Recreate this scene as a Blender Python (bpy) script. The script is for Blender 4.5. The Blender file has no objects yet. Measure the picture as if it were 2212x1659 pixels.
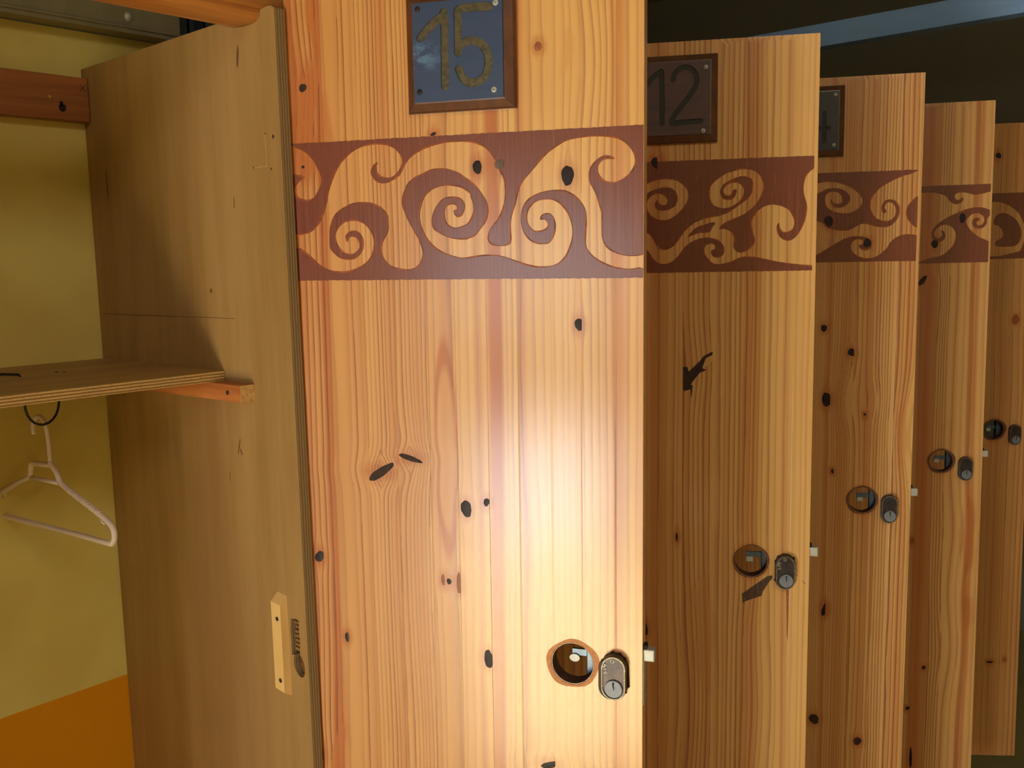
import bpy, bmesh, math, random
import numpy as np
from mathutils import Vector, Matrix
from mathutils.geometry import delaunay_2d_cdt

C = bpy.context.scene.collection
SC = bpy.context.scene
PI = math.pi

# ---------------------------------------------------------------- camera
CAM = np.array([-0.6469, -0.8619, 1.5274])
FPX = 2083.9085
def cam_axes(yaw=-49.0108, pitch=-7.2625, roll=-1.3608):
    y, p, r = [math.radians(v) for v in (yaw, pitch, roll)]
    f = np.array([-math.sin(y)*math.cos(p), math.cos(y)*math.cos(p), math.sin(p)])
    ri = np.array([math.cos(y), math.sin(y), 0.0])
    up = np.cross(ri, f)
    return ri*math.cos(r)+up*math.sin(r), -ri*math.sin(r)+up*math.cos(r), f
cr, cu, cf = cam_axes()
cd = bpy.data.cameras.new('camera')
cam = bpy.data.objects.new('camera', cd)
C.objects.link(cam)
cam.matrix_world = Matrix(((cr[0], cu[0], -cf[0], CAM[0]), (cr[1], cu[1], -cf[1], CAM[1]), (cr[2], cu[2], -cf[2], CAM[2]), (0, 0, 0, 1)))
cd.sensor_width = 36.0
cd.lens = FPX/2212*36.0
cd.clip_start = 0.02
SC.camera = cam

# ---------------------------------------------------------------- sky, sun, daylight, exposure
wd = bpy.data.worlds.new('world'); SC.world = wd; wd.use_nodes = True
wn = wd.node_tree.nodes; wl = wd.node_tree.links
sky = wn.new('ShaderNodeTexSky'); sky.sky_type = 'NISHITA'; sky.sun_disc = False
sky.sun_elevation = math.radians(38); sky.sun_rotation = math.radians(95)
wn['Background'].inputs['Strength'].default_value = 0.12
wl.new(sky.outputs[0], wn['Background'].inputs['Color'])

def light(name, kind, loc, aim, energy, color, **kw):
    l = bpy.data.lights.new(name, kind); l.energy = energy; l.color = color
    for k, v in kw.items(): setattr(l, k, v)
    o = bpy.data.objects.new(name, l); C.objects.link(o); o.location = loc
    o.rotation_euler = (Vector(aim)-Vector(loc)).to_track_quat('-Z', 'Z').to_euler()
    return o
# sunlight that falls through the glazed door behind the camera on to the floor
light('sun', 'SUN', (-8, -2, 6), (-8+1.0, -2+0.03, 6-0.86), 105.0, (1.0, 0.93, 0.78), angle=0.01)
# daylight of the glazed door opening
light('daylight', 'AREA', (-3.9, -0.86, 1.45), (0.0, -0.86, 1.45), 13.0, (0.86, 0.93, 1.0), shape='RECTANGLE', size=0.6, size_y=1.1)
# sunlit pale ground outside, seen through the lower half of the glazed door
light('daylight', 'AREA', (-3.9, -0.86, 0.33), (0.0, -0.86, 0.6), 34.0, (0.88, 0.93, 1.0), shape='RECTANGLE', size=0.6, size_y=0.6)
# added fill light under the ceiling, brightens the locker interior
light('ceiling_lamp', 'AREA', (-1.3, -2.1, 2.74), (-1.3, -2.09, 0.0), 25.0, (1.0, 0.95, 0.84), shape='RECTANGLE', size=1.2, size_y=1.0)
SC.view_settings.view_transform = 'Standard'
SC.view_settings.look = 'None'
SC.view_settings.exposure = 0.0
SC.view_settings.gamma = 1.0
SC.view_settings.use_curve_mapping = False

# ---------------------------------------------------------------- tracings in door coordinates (0.1 mm)
L15="-35,12610 3,12602 83,12596 170,12613 247,12649 303,12704 343,12769 383,12853 420,12955 439,13038 469,13121 515,13221 571,13311 647,13382 742,13451 857,13496 959,13512 1070,13508 1160,13486 1239,13437 1286,13372 1295,13308 1275,13255 1241,13213 1180,13170 1109,13160 1044,13181 1005,13225 999,13275 1015,13325 966,13290 941,13237 962,13172 1016,13124 1097,13109 1178,13136 1245,13176 1282,13223 1315,13280 1365,13341 1436,13392 1536,13441 1644,13472 1752,13489 1849,13493 1954,13494 1964,13495 2065,13481 2165,13443 2235,13389 2293,13312 2346,13198 2380,13140 2399,13074 2404,12981 2396,12887 2374,12813 2343,12738 2302,12683 2261,12636 2230,12589 2213,12533 2223,12490 2257,12458 2318,12443 2388,12444 2439,12462 2455,12509 2451,12585 2452,12660 2468,12744 2500,12837 2515,12902 2536,12976 2577,13059 2657,13148 2756,13255 2834,13334 2931,13398 3047,13452 3189,13472 3330,13478 3442,13470 3553,13445 3627,13397 3682,13332 3714,13259 3714,13187 3673,13118 3609,13066 3534,13033 3478,13029 3413,13046 3366,13093 3348,13148 3357,13202 3395,13246 3451,13261 3507,13257 3451,13284 3395,13282 3339,13248 3291,13196 3268,13133 3267,13052 3300,12987 3337,12913 3365,12821 3389,12747 3389,12674 3388,12564 3397,12490 3421,12434 3468,12387 3543,12349 3627,12325 3721,12321 3850,12335 3850,12212 3749,12202 3684,12193 3590,12197 3496,12216 3392,12259 3316,12307 3259,12363 3231,12410 3222,12475 3227,12586 3232,12678 3223,12770 3185,12844 3119,12911 3043,12955 2985,12970 2879,12972 2782,12959 2693,12925 2634,12880 2593,12825 2568,12742 2571,12648 2600,12562 2658,12495 2727,12461 2796,12453 2854,12463 2894,12519 2914,12584 2915,12658 2896,12714 2857,12748 2809,12746 2779,12727 2771,12697 2808,12696 2837,12669 2846,12632 2817,12595 2748,12576 2689,12589 2640,12646 2624,12712 2632,12777 2672,12837 2742,12881 2830,12892 2907,12881 2974,12842 3032,12775 3070,12700 3093,12607 3092,12515 3068,12422 3028,12339 2970,12274 2901,12238 2813,12224 2724,12226 2625,12246 2506,12285 2396,12325 2286,12345 2164,12347 2051,12335 1938,12322 1850,12340 1733,12379 1636,12435 1559,12510 1512,12593 1479,12685 1472,12776 1484,12849 1511,12930 1563,12991 1642,13038 1741,13062 1838,13061 1944,13037 2029,12976 2038,12936 2062,12869 2066,12793 2039,12727 1997,12671 1945,12648 1867,12630 1808,12645 1761,12687 1743,12751 1749,12814 1775,12858 1834,12875 1877,12864 1891,12837 1881,12812 1851,12804 1860,12773 1889,12747 1928,12755 1958,12799 1969,12853 1950,12898 1903,12931 1816,12942 1728,12923 1667,12861 1626,12790 1609,12700 1631,12627 1699,12580 1777,12542 1874,12522 1971,12518 2004,12527 2076,12555 2128,12611 2181,12676 2207,12742 2214,12817 2195,12894 2156,12961 2097,13038 2027,13097 1956,13143 1918,13176 1823,13215 1726,13232 1618,13223 1529,13191 1419,13150 1347,13089 1305,13009 1284,12937 1290,12864 1327,12762 1374,12669 1422,12586 1469,12502 1497,12419 1495,12355 1463,12282 1401,12227 1320,12209 1239,12219 1148,12244 1079,12296 1035,12371 1028,12455 1056,12529 1110,12620 1119,12731 1106,12786 1047,12852 947,12901 835,12919 721,12913 615,12874 529,12821 474,12747 443,12654 433,12541 440,12446 490,12389 552,12350 635,12330 719,12338 783,12384 817,12449 820,12524 791,12590 741,12624 689,12625 646,12602 624,12565 637,12516 655,12555 697,12569 748,12554 777,12506 781,12450 742,12404 679,12381 606,12396 535,12454 506,12521 504,12596 538,12661 609,12720 693,12737 776,12730 847,12696 906,12634 940,12559 950,12484 934,12410 895,12336 831,12280 746,12234 651,12202 545,12194 440,12209 335,12249 253,12316 170,12384 87,12443 34,12458 -42,12460"
C15="-32,13525 75,13518 148,13492 220,13437 280,13370 329,13284 357,13199 353,13125 318,13051 262,12988 197,12962 123,12969 60,13004 36,13061 55,13117 100,13167 158,13202 113,13218 18,13240 -46,13252"
L12="1294,12633 1525,12634 1588,12620 1639,12587 1684,12522 1722,12451 1767,12406 1830,12385 1894,12397 1957,12440 2007,12502 2058,12577 2120,12651 2195,12712 2295,12766 2419,12800 2568,12828 2691,12874 2800,12946 2898,13017 2958,13089 2978,13187 2968,13274 2918,13312 2845,13323 2735,13294 2626,13236 2571,13163 2568,13101 2603,13044 2665,13028 2726,13044 2762,13095 2770,13151 2735,13146 2713,13097 2676,13077 2627,13087 2602,13138 2614,13187 2650,13223 2699,13246 2773,13249 2834,13216 2872,13154 2866,13080 2824,13007 2751,12953 2666,12918 2567,12917 2480,12955 2430,13031 2417,13143 2441,13217 2527,13301 2637,13371 2759,13410 2868,13424 2978,13402 3064,13344 3113,13256 3121,13158 3092,13060 3032,12963 2948,12879 2839,12808 2716,12761 2618,12714 2557,12653 2619,12645 2693,12618 2743,12561 2750,12486 2745,12411 2770,12354 2832,12331 2918,12357 2991,12418 3014,12492 2995,12568 2969,12668 2974,12755 3022,12840 3094,12906 3191,12944 3287,12944 3384,12916 3457,12865 3507,12778 3521,12691 3498,12618 3438,12582 3378,12583 3335,12634 3321,12702 3298,12647 3318,12560 3379,12497 3452,12473 3524,12506 3583,12578 3629,12676 3663,12798 3672,12920 3646,13019 3627,13105 3625,13202 3653,13299 3711,13369 3793,13403 3923,13410 3915,12127 3790,12132 3603,12151 3360,12186 3177,12227 3042,12254 2906,12269 2820,12252 2697,12204 2573,12175 2486,12183 2411,12241 2366,12318 2353,12381 2378,12431 2434,12455 2490,12447 2512,12409 2497,12372 2457,12360 2454,12328 2485,12284 2548,12270 2597,12294 2621,12350 2608,12413 2558,12477 2496,12510 2396,12529 2296,12521 2196,12479 2109,12411 2058,12349 1996,12268 1920,12212 1818,12188 1729,12215 1665,12280 1614,12358 1563,12391 1293,12416"
C12="1296,13192 1545,13247 1640,13288 1741,13315 1854,13324 1980,13307 2068,13254 2130,13178 2150,13090 2119,12990 2056,12904 1981,12831 1880,12783 1779,12780 1690,12814 1621,12879 1589,12956 1602,13044 1652,13105 1728,13134 1804,13125 1855,13086 1877,13035 1855,12986 1804,12975 1760,12998 1735,13040 1706,12996 1722,12939 1779,12912 1868,12916 1956,12964 1999,13032 1999,13094 1968,13158 1905,13204 1829,13212 1741,13196 1640,13162 1564,13120 1295,12989"
F12="2146,12550 2196,12612 2270,12673 2370,12708 2494,12730 2457,12668 2420,12612 2308,12603 2208,12573"
L3="1934,12826 2199,12819 2309,12776 2372,12710 2481,12675 2605,12656 2712,12662 2803,12707 2894,12753 2985,12753 3107,12715 3229,12693 3349,12717 3436,12801 3475,12911 3467,13021 3412,13101 3336,13131 3262,13113 3219,13052 3213,12973 3245,12917 3274,12948 3250,13004 3271,13071 3338,13092 3399,13043 3429,12959 3412,12865 3346,12799 3241,12783 3134,12829 3064,12914 3026,13026 3035,13128 3093,13237 3180,13328 3328,13416 3475,13481 3623,13523 3917,13535 3938,12506 3796,12525 3699,12559 3564,12562 3445,12517 3357,12440 3300,12346 3196,12252 3091,12198 2970,12193 2846,12235 2767,12317 2747,12397 2771,12469 2839,12507 2916,12497 2947,12457 2933,12417 2880,12410 2904,12354 2981,12332 3049,12367 3066,12438 3022,12511 2899,12546 2761,12549 2624,12504 2487,12427 2350,12341 2196,12255 1946,12195"
C3="1923,13403 2217,13432 2356,13448 2510,13430 2664,13377 2788,13302 2881,13212 2911,13132 2886,13038 2797,12961 2690,12930 2552,12934 2412,12989 2341,13070 2324,13166 2345,13245 2406,13283 2498,13280 2568,13238 2605,13165 2594,13110 2549,13080 2487,13090 2440,13123 2427,13160 2425,13100 2473,13042 2565,13024 2657,13061 2708,13138 2698,13218 2636,13283 2543,13326 2435,13337 2328,13317 2252,13272 1928,13163"
F3="3800,13182 3709,13138 3623,13047 3582,12939 3600,12829 3678,12732 3784,12675 3791,12917"
L4="2350,13415 2531,13408 2711,13411 2874,13377 2983,13326 3030,13249 3112,13180 3184,13171 3254,13208 3284,13281 3238,13265 3191,13243 3136,13273 3125,13339 3177,13384 3266,13394 3355,13377 3445,13346 3516,13334 3621,13358 3955,13373 3951,13010 3783,13030 3649,13080 3507,13091 3365,13067 3225,13016 3083,12954 2942,12874 2837,12792 2767,12708 2731,12595 2764,12499 2847,12455 2936,12485 2973,12569 2949,12646 2905,12670 2928,12618 2921,12561 2863,12519 2799,12546 2770,12613 2804,12698 2891,12771 2981,12787 3081,12746 3156,12649 3171,12544 3137,12393 3033,12263 2909,12180 2747,12155 2383,12160"
G4="3935,12973 3743,12904 3712,12774 3644,12704 3555,12694 3483,12743 3459,12819 3487,12879 3558,12895 3589,12853 3542,12836 3526,12789 3571,12750 3642,12766 3678,12850 3645,12936 3555,12982 3449,12967 3371,12898 3352,12813 3395,12708 3506,12591 3651,12496 3954,12427"
L5="2641,13367 2814,13361 3031,13342 3228,13258 3406,13108 3521,12905 3582,12703 3569,12481 3521,12303 3395,12195 2679,12205"
F5="2933,13035 3083,13097 3258,13025 3403,12887 3485,12706 3491,12528 3431,12395 3304,12343 2978,12353 2942,12455 3080,12540 3097,12673 3006,12810 2896,12858"
KN={0:[(0.1631,0.8879,0.0018,0.0062,0,'r'),(0.1816,0.8854,0.0030,0.0109,0,'r'),(0.0185,1.4129,0.0044,0.0043,0,'h'),(0.2760,1.4359,0.0042,0.0039,0,'r'),(0.2112,1.3231,0.0044,0.0073,0,'d'),(0.2347,1.3249,0.0049,0.0050,0,'g'),(0.3047,1.3113,0.0061,0.0098,8,'d'),(0.3154,1.1648,0.0043,0.0065,0,'d'),(0.0150,0.9023,0.0052,0.0065,20,'d'),(0.1914,0.9683,0.0063,0.0086,-15,'d'),(0.2144,0.9767,0.0031,0.0045,0,'d'),(0.0032,0.6670,0.0067,0.0132,0,'d'),(0.1700,0.8864,0.0027,0.0031,0,'d'),(0.2137,0.8033,0.0053,0.0100,0,'d'),(0.0457,0.8109,0.0023,0.0055,0,'d'),(0.0940,1.0030,0.0165,0.0051,-34,'h'),(0.1288,1.0200,0.0135,0.0030,14,'h'),(0.0152,1.3312,0.0017,0.0015,0,'d'),(0.2816,0.6923,0.0124,0.0032,-20,'d'),(0.1646,1.3579,0.0035,0.0014,-20,'d'),],1:[(0.1568,0.7005,0.0033,0.0097,0,'d'),(0.1735,1.3539,0.0080,0.0073,0,'d'),(0.2008,0.8386,0.0013,0.0060,0,'d'),],2:[(0.2358,1.1053,0.0044,0.0062,0,'d'),(0.2429,0.9855,0.0074,0.0126,0,'d'),(0.2807,1.0652,0.0058,0.0069,0,'d'),(0.3039,0.9615,0.0022,0.0023,0,'d'),(0.2481,0.6201,0.0053,0.0116,15,'d'),(0.2339,0.4190,0.0078,0.0094,0,'h'),(0.3072,0.3850,0.0069,0.0068,0,'h'),(0.2392,1.2808,0.0072,0.0082,0,'h'),(0.2998,1.2442,0.0064,0.0067,0,'d'),(0.2546,0.8631,0.0022,0.0040,0,'d'),],3:[(0.2587,1.1710,0.0120,0.0045,-50,'h'),(0.2789,1.2416,0.0068,0.0072,0,'h'),(0.3279,1.2899,0.0059,0.0089,0,'d'),(0.2823,0.3757,0.0036,0.0040,0,'d'),(0.2622,0.1764,0.0027,0.0246,0,'d'),(0.2521,0.2850,0.0064,0.0030,-20,'d'),(0.2528,0.6443,0.0044,0.0058,0,'r'),],4:[(0.3445,1.0664,0.0082,0.0107,0,'r'),(0.2940,1.4385,0.0060,0.0062,0,'d'),(0.3143,0.2388,0.0086,0.0023,0,'d'),(0.3484,0.2450,0.0032,0.0047,0,'r'),],}
def pts(s): return [tuple(int(v)/10000.0 for v in t.split(',')) for t in s.split()]

# ---------------------------------------------------------------- materials
def srgb(r, g, b):
    f = lambda c: (c/255/12.92 if c/255 <= 0.04045 else ((c/255+0.055)/1.055)**2.4)
    return (f(r), f(g), f(b), 1.0)

class NT:
    def __init__(s, name):
        s.m = bpy.data.materials.new(name); s.m.use_nodes = True
        s.t = s.m.node_tree; s.n = s.t.nodes; s.b = s.n['Principled BSDF']
    def new(s, t, **kw):
        n = s.n.new(t)
        for k, v in kw.items(): setattr(n, k, v)
        return n
    def link(s, a, b): s.t.links.new(a, b)
    def put(s, sock, v):
        if hasattr(v, 'is_linked') or hasattr(v, 'links'): s.link(v, sock)
        else: sock.default_value = v
    def math(s, op, a, b=None, c=None, clamp=False):
        n = s.new('ShaderNodeMath', operation=op, use_clamp=clamp)
        for i, v in enumerate((a, b, c)):
            if v is not None: s.put(n.inputs[i], v)
        return n.outputs[0]
    def mix(s, f, a, b, blend='MIX'):
        n = s.new('ShaderNodeMix', data_type='RGBA', blend_type=blend)
        s.put(n.inputs[0], f); s.put(n.inputs[6], a); s.put(n.inputs[7], b)
        return n.outputs[2]
    def coords(s, scale, kind='Object', rnd=0.0):
        tc = s.new('ShaderNodeTexCoord'); mp = s.new('ShaderNodeMapping')
        s.link(tc.outputs[kind], mp.inputs['Vector']); mp.inputs['Scale'].default_value = scale
        if rnd:
            oi = s.new('ShaderNodeObjectInfo'); cm = s.new('ShaderNodeCombineXYZ')
            s.link(s.math('MULTIPLY', oi.outputs['Random'], rnd), cm.inputs[1])
            s.link(cm.outputs[0], mp.inputs['Location'])
        return mp.outputs[0]
    def noise(s, vec, scale=1.0, detail=3.0, rough=0.55):
        n = s.new('ShaderNodeTexNoise'); s.link(vec, n.inputs['Vector'])
        n.inputs['Scale'].default_value = scale; n.inputs['Detail'].default_value = detail
        n.inputs['Roughness'].default_value = rough
        return n.outputs['Fac']
    def ramp(s, f, stops):
        n = s.new('ShaderNodeMapRange', interpolation_type='SMOOTHSTEP')
        s.put(n.inputs[0], f)
        for i, v in enumerate(stops): n.inputs[i+1].default_value = v
        return n.outputs[0]
    def bump(s, h, strength=0.1, dist=0.001):
        n = s.new('ShaderNodeBump'); n.inputs['Strength'].default_value = strength
        n.inputs['Distance'].default_value = dist
        s.link(h, n.inputs['Height']); s.link(n.outputs[0], s.b.inputs['Normal'])
    def done(s, color=None, rough=0.5, metal=0.0, coat=0.0, coat_rough=0.2, spec=0.5):
        if color is not None: s.put(s.b.inputs['Base Color'], color)
        s.put(s.b.inputs['Roughness'], rough); s.b.inputs['Metallic'].default_value = metal
        s.b.inputs['Coat Weight'].default_value = coat; s.b.inputs['Coat Roughness'].default_value = coat_rough
        s.b.inputs['Specular IOR Level'].default_value = spec
        return s.m

def pine():
    t = NT('varnished_pine')
    at = t.new('ShaderNodeAttribute', attribute_name='grain'); sp = t.new('ShaderNodeSeparateXYZ')
    t.link(at.outputs['Vector'], sp.inputs[0])
    ph, amp, tone = sp.outputs
    wob = t.noise(t.coords((55, 1, 5), rnd=9.0), 1.0, 3.0)
    ph = t.math('ADD', ph, t.math('MULTIPLY', t.math('SUBTRACT', wob, 0.5), 0.55))
    f = t.math('FRACT', ph)
    rise = t.math('POWER', f, 3.2)
    fall = t.ramp(f, (0.93, 1.0, 1.0, 0.0))
    fib = t.noise(t.coords((1300, 1, 16), rnd=9.0), 1.0, 3.0, 0.6)
    line = t.math('MULTIPLY', t.math('MULTIPLY', rise, fall), t.math('MULTIPLY', t.math('MULTIPLY', amp, 1.25), t.math('ADD', t.math('MULTIPLY', fib, 0.7), 0.75)), clamp=True)
    blot = t.noise(t.coords((22, 1, 3.2), rnd=9.0), 1.0, 4.0)
    tone2 = t.math('ADD', tone, t.math('MULTIPLY', t.math('SUBTRACT', blot, 0.5), 0.55), clamp=True)
    early = t.mix(tone2, srgb(*PALE), srgb(*SALMON))
    early = t.mix(t.math('MULTIPLY', t.ramp(fib, (0.5, 0.8, 0.0, 1.0)), 0.08), early, srgb(*LATE))
    col = t.mix(line, early, srgb(*LATE))
    dirt = t.ramp(t.noise(t.coords((160, 1, 60), rnd=9.0), 1.0, 4.0, 0.7), (0.66, 0.8, 0.0, 1.0))
    col = t.mix(t.math('MULTIPLY', dirt, 0.22), col, srgb(112, 66, 34))
    t.bump(t.math('ADD', t.math('MULTIPLY', line, -0.4), t.math('MULTIPLY', fib, 0.2)), 0.10, 0.0005)
    return t.done(col, t.math('ADD', 0.40, t.math('MULTIPLY', fib, 0.14)), coat=0.75, coat_rough=0.2, spec=0.3)
PALE, SALMON, LATE = (229, 177, 106), (190, 110, 50), (144, 74, 30)
M_PINE = pine()

def stain():
    t = NT('reddish_brown_stain')
    fib = t.noise(t.coords((900, 1, 9)), 1.0, 4.0, 0.65)
    big = t.noise(t.coords((30, 1, 4)), 1.0, 3.0)
    col = t.mix(t.ramp(fib, (0.35, 0.75, 0.0, 1.0)), srgb(110, 50, 26), srgb(144, 76, 44))
    col = t.mix(t.math('MULTIPLY', t.ramp(big, (0.45, 0.7, 0.0, 1.0)), 0.5), col, srgb(120, 58, 32))
    fleck = t.math('MULTIPLY', t.ramp(t.noise(t.coords((520, 1, 14)), 1.0, 2.0), (0.66, 0.74, 0.0, 1.0)), 0.45)
    col = t.mix(fleck, col, srgb(190, 126, 72))
    return t.done(col, 0.45, coat=0.7, coat_rough=0.2, spec=0.3)
M_STAIN = stain()

def plain(name, col, rough=0.5, metal=0.0, var=0.0, scale=(40, 40, 40), col2=None, coat=0.0, bump=0.0, spec=0.5, coat_rough=0.2):
    t = NT(name)
    n = t.noise(t.coords(scale), 1.0, 4.0)
    c = t.mix(t.math('MULTIPLY', t.ramp(n, (0.35, 0.7, 0.0, 1.0)), var), srgb(*col), srgb(*(col2 or col)))
    if bump: t.bump(n, bump, 0.001)
    return t.done(c, rough, metal, coat, coat_rough, spec)

def ply(name, axis, face, face2, dark, edge1, edge2, fscale):
    """birch plywood: plain veneer on the faces, glued layers on the edges"""
    t = NT(name)
    st = t.noise(t.coords(fscale), 1.0, 4.0, 0.6)
    fine = t.noise(t.coords(tuple(v*9 for v in fscale)), 1.0, 3.0, 0.6)
    big = t.noise(t.coords(tuple(v*0.3 for v in fscale)), 1.0, 2.0)
    c = t.mix(t.ramp(st, (0.3, 0.75, 0.0, 1.0)), srgb(*face), srgb(*face2))
    c = t.mix(t.math('MULTIPLY', t.ramp(fine, (0.55, 0.8, 0.0, 1.0)), 0.22), c, srgb(*dark))
    c = t.mix(t.math('MULTIPLY', t.ramp(big, (0.5, 0.75, 0.0, 1.0)), 0.35), c, srgb(*dark))
    tc = t.new('ShaderNodeTexCoord'); s1 = t.new('ShaderNodeSeparateXYZ'); t.link(tc.outputs['Object'], s1.inputs[0])
    s2 = t.new('ShaderNodeSeparateXYZ'); t.link(tc.outputs['Normal'], s2.inputs[0])
    lay = t.math('SINE', t.math('ADD', t.math('MULTIPLY', s1.outputs[axis], 2*PI/0.0034), t.math('MULTIPLY', t.noise(t.coords((60, 60, 60)), 1.0, 3.0), 2.2)))
    e = t.mix(t.ramp(lay, (-0.6, 0.6, 0.0, 1.0)), srgb(*edge1), srgb(*edge2))
    e = t.mix(t.math('MULTIPLY', t.ramp(t.noise(t.coords((300, 300, 300)), 1.0, 3.0), (0.5, 0.75, 0.0, 1.0)), 0.4), e, srgb(*dark))
    isf = t.math('GREATER_THAN', t.math('ABSOLUTE', s2.outputs[axis]), 0.6)
    return t.done(t.mix(isf, e, c), 0.55, spec=0.35)

def batten_mat(name, a, b, scale, rough=0.5, coat=0.1):
    t = NT(name)
    n = t.noise(t.coords(scale), 1.0, 4.0, 0.6); f = t.noise(t.coords(tuple(v*7 for v in scale)), 1.0, 3.0)
    c = t.mix(t.ramp(n, (0.3, 0.72, 0.0, 1.0)), srgb(*a), srgb(*b))
    c = t.mix(t.math('MULTIPLY', t.ramp(f, (0.5, 0.8, 0.0, 1.0)), 0.3), c, srgb(int(b[0]*.7), int(b[1]*.65), int(b[2]*.6)))
    return t.done(c, rough, coat=coat, spec=0.4)

def wall_paint():
    t = NT('yellow_and_orange_wall_paint')
    tc = t.new('ShaderNodeTexCoord'); s1 = t.new('ShaderNodeSeparateXYZ'); t.link(tc.outputs['Object'], s1.inputs[0])
    n = t.noise(t.coords((5, 5, 5)), 1.0, 3.0); g = t.noise(t.coords((500, 500, 500)), 1.0, 3.0)
    y = t.mix(t.ramp(n, (0.35, 0.65, 0.0, 1.0)), srgb(228, 208, 122), srgb(216, 192, 104))
    lo = t.math('LESS_THAN', s1.outputs[2], 0.952)
    c = t.mix(lo, y, srgb(222, 148, 14))
    t.bump(g, 0.15, 0.0006)
    return t.done(c, 0.7, spec=0.25)
M_WALL = wall_paint()
M_DARKWALL = plain('dark_ceiling_paint', (128, 124, 104), 0.75, var=0.5, col2=(116, 114, 98), scale=(3, 3, 3))
M_CREAM = plain('cream_wall_paint', (206, 190, 150), 0.8)
M_FLOOR = plain('ochre_vinyl_floor', (180, 164, 104), 0.5, var=0.5, col2=(164, 150, 86), scale=(8, 8, 8))
M_PANEL = ply('birch_plywood_panel', 0, (170, 134, 84), (152, 116, 66), (126, 84, 44), (158, 134, 94), (120, 98, 66), (3, 26, 2.2))
M_SHELF = ply('birch_plywood_shelf', 2, (176, 140, 84), (158, 122, 70), (118, 86, 46), (206, 168, 104), (140, 100, 52), (3, 30, 4))
M_BATTEN = batten_mat('reddish_pine_batten', (172, 106, 54), (142, 82, 40), (2.5, 60, 60))
M_RAIL = batten_mat('honey_pine_rail', (196, 128, 62), (172, 104, 46), (3, 50, 50), coat=0.2)
M_CLEAT = batten_mat('pine_cleat', (196, 122, 66), (164, 92, 44), (70, 4, 90))
M_ENDGRAIN = batten_mat('pale_end_grain', (220, 176, 112), (186, 138, 78), (400, 400, 260))
M_BLOCK = plain('raw_pine_block', (232, 190, 122), 0.6, var=0.4, col2=(224, 176, 104), scale=(160, 160, 8))
M_KNOT = plain('dark_knot', (44, 28, 28), 0.45, var=0.8, col2=(24, 18, 22), scale=(300, 1, 160), spec=0.25)
M_HOLE = plain('black_knot_hole', (36, 20, 13), 0.7, var=0.8, col2=(74, 38, 18), scale=(240, 1, 120))
M_RING = plain('brown_knot', (166, 92, 44), 0.45, var=0.8, col2=(120, 62, 30), scale=(420, 1, 420))
M_PLUG = plain('grey_wood_plug', (112, 88, 70), 0.5, var=0.7, col2=(80, 60, 52), scale=(300, 1, 60))
M_PATCH = plain('torn_dark_wood', (96, 66, 50), 0.7, var=0.9, col2=(60, 42, 36), scale=(300, 1, 70), bump=0.5)
M_HALO = plain('worn_orange_varnish', (206, 128, 48), 0.5, var=0.6, col2=(170, 92, 34), scale=(200, 1, 200))
M_HOLESHADE = plain('dark_hole_wall', (84, 48, 28), 0.6, var=0.8, col2=(52, 32, 26), scale=(300, 60, 300))  # hole walls, their inner shade put into this colour
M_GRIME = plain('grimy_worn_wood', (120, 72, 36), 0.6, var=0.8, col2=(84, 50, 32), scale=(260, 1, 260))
M_BURN = plain('burnt_outline', (186, 92, 30), 0.5, var=0.9, col2=(100, 48, 22), scale=(90, 1, 90))
M_PLQFRAME = plain('dark_brown_plaque', (104, 60, 36), 0.34, var=0.7, col2=(72, 42, 28), scale=(120, 1, 60), coat=0.4)
def sky_tinted():  # number 15 plaque face, blue of the sky reflection put into its colour
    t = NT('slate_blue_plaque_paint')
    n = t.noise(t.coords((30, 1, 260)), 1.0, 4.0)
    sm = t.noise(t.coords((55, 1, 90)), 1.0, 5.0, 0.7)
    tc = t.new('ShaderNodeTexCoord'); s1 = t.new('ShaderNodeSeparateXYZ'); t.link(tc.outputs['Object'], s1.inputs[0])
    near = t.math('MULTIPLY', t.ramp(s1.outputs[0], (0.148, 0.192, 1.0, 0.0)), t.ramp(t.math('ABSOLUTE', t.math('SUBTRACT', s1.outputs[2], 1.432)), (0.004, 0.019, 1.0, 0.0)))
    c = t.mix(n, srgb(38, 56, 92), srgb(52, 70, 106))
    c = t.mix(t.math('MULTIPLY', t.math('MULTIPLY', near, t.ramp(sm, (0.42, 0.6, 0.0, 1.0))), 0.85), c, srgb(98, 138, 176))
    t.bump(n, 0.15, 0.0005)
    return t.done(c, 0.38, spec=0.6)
M_SKYFACE = sky_tinted()
M_PLQBROWN = plain('dark_brown_plaque_face', (92, 60, 54), 0.5, var=0.8, col2=(72, 50, 50), scale=(14, 1, 140))
M_PLQGREY = plain('dark_grey_plaque_face', (52, 48, 46), 0.45, var=0.8, col2=(44, 42, 44), scale=(14, 1, 140))
M_GOLD = plain('tarnished_gold_paint', (98, 86, 56), 0.4, metal=0.25, var=1.0, col2=(66, 60, 44), scale=(160, 1, 160), bump=0.6)
M_DIGDARK = plain('dark_carved_digit', (44, 40, 30), 0.6, var=0.6, col2=(36, 32, 26), scale=(120, 1, 120))
M_STEEL = plain('bright_steel', (176, 176, 166), 0.45, metal=0.3, var=0.5, col2=(190, 190, 180), scale=(200, 200, 200))
M_NICKEL = plain('grey_nickel_plug', (128, 132, 140), 0.5, metal=0.4, var=0.6, col2=(108, 110, 118), scale=(160, 1, 160))
M_BRONZE = plain('worn_bronze_cylinder', (66, 54, 52), 0.36, metal=0.5, var=0.9, col2=(40, 36, 42), scale=(180, 60, 120))
M_RIM = plain('shiny_worn_rim', (130, 122, 106), 0.4, metal=0.6, var=1.0, col2=(84, 74, 62), scale=(500, 300, 500))
M_BLACK = plain('black_slot', (10, 9, 9), 0.7)
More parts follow.
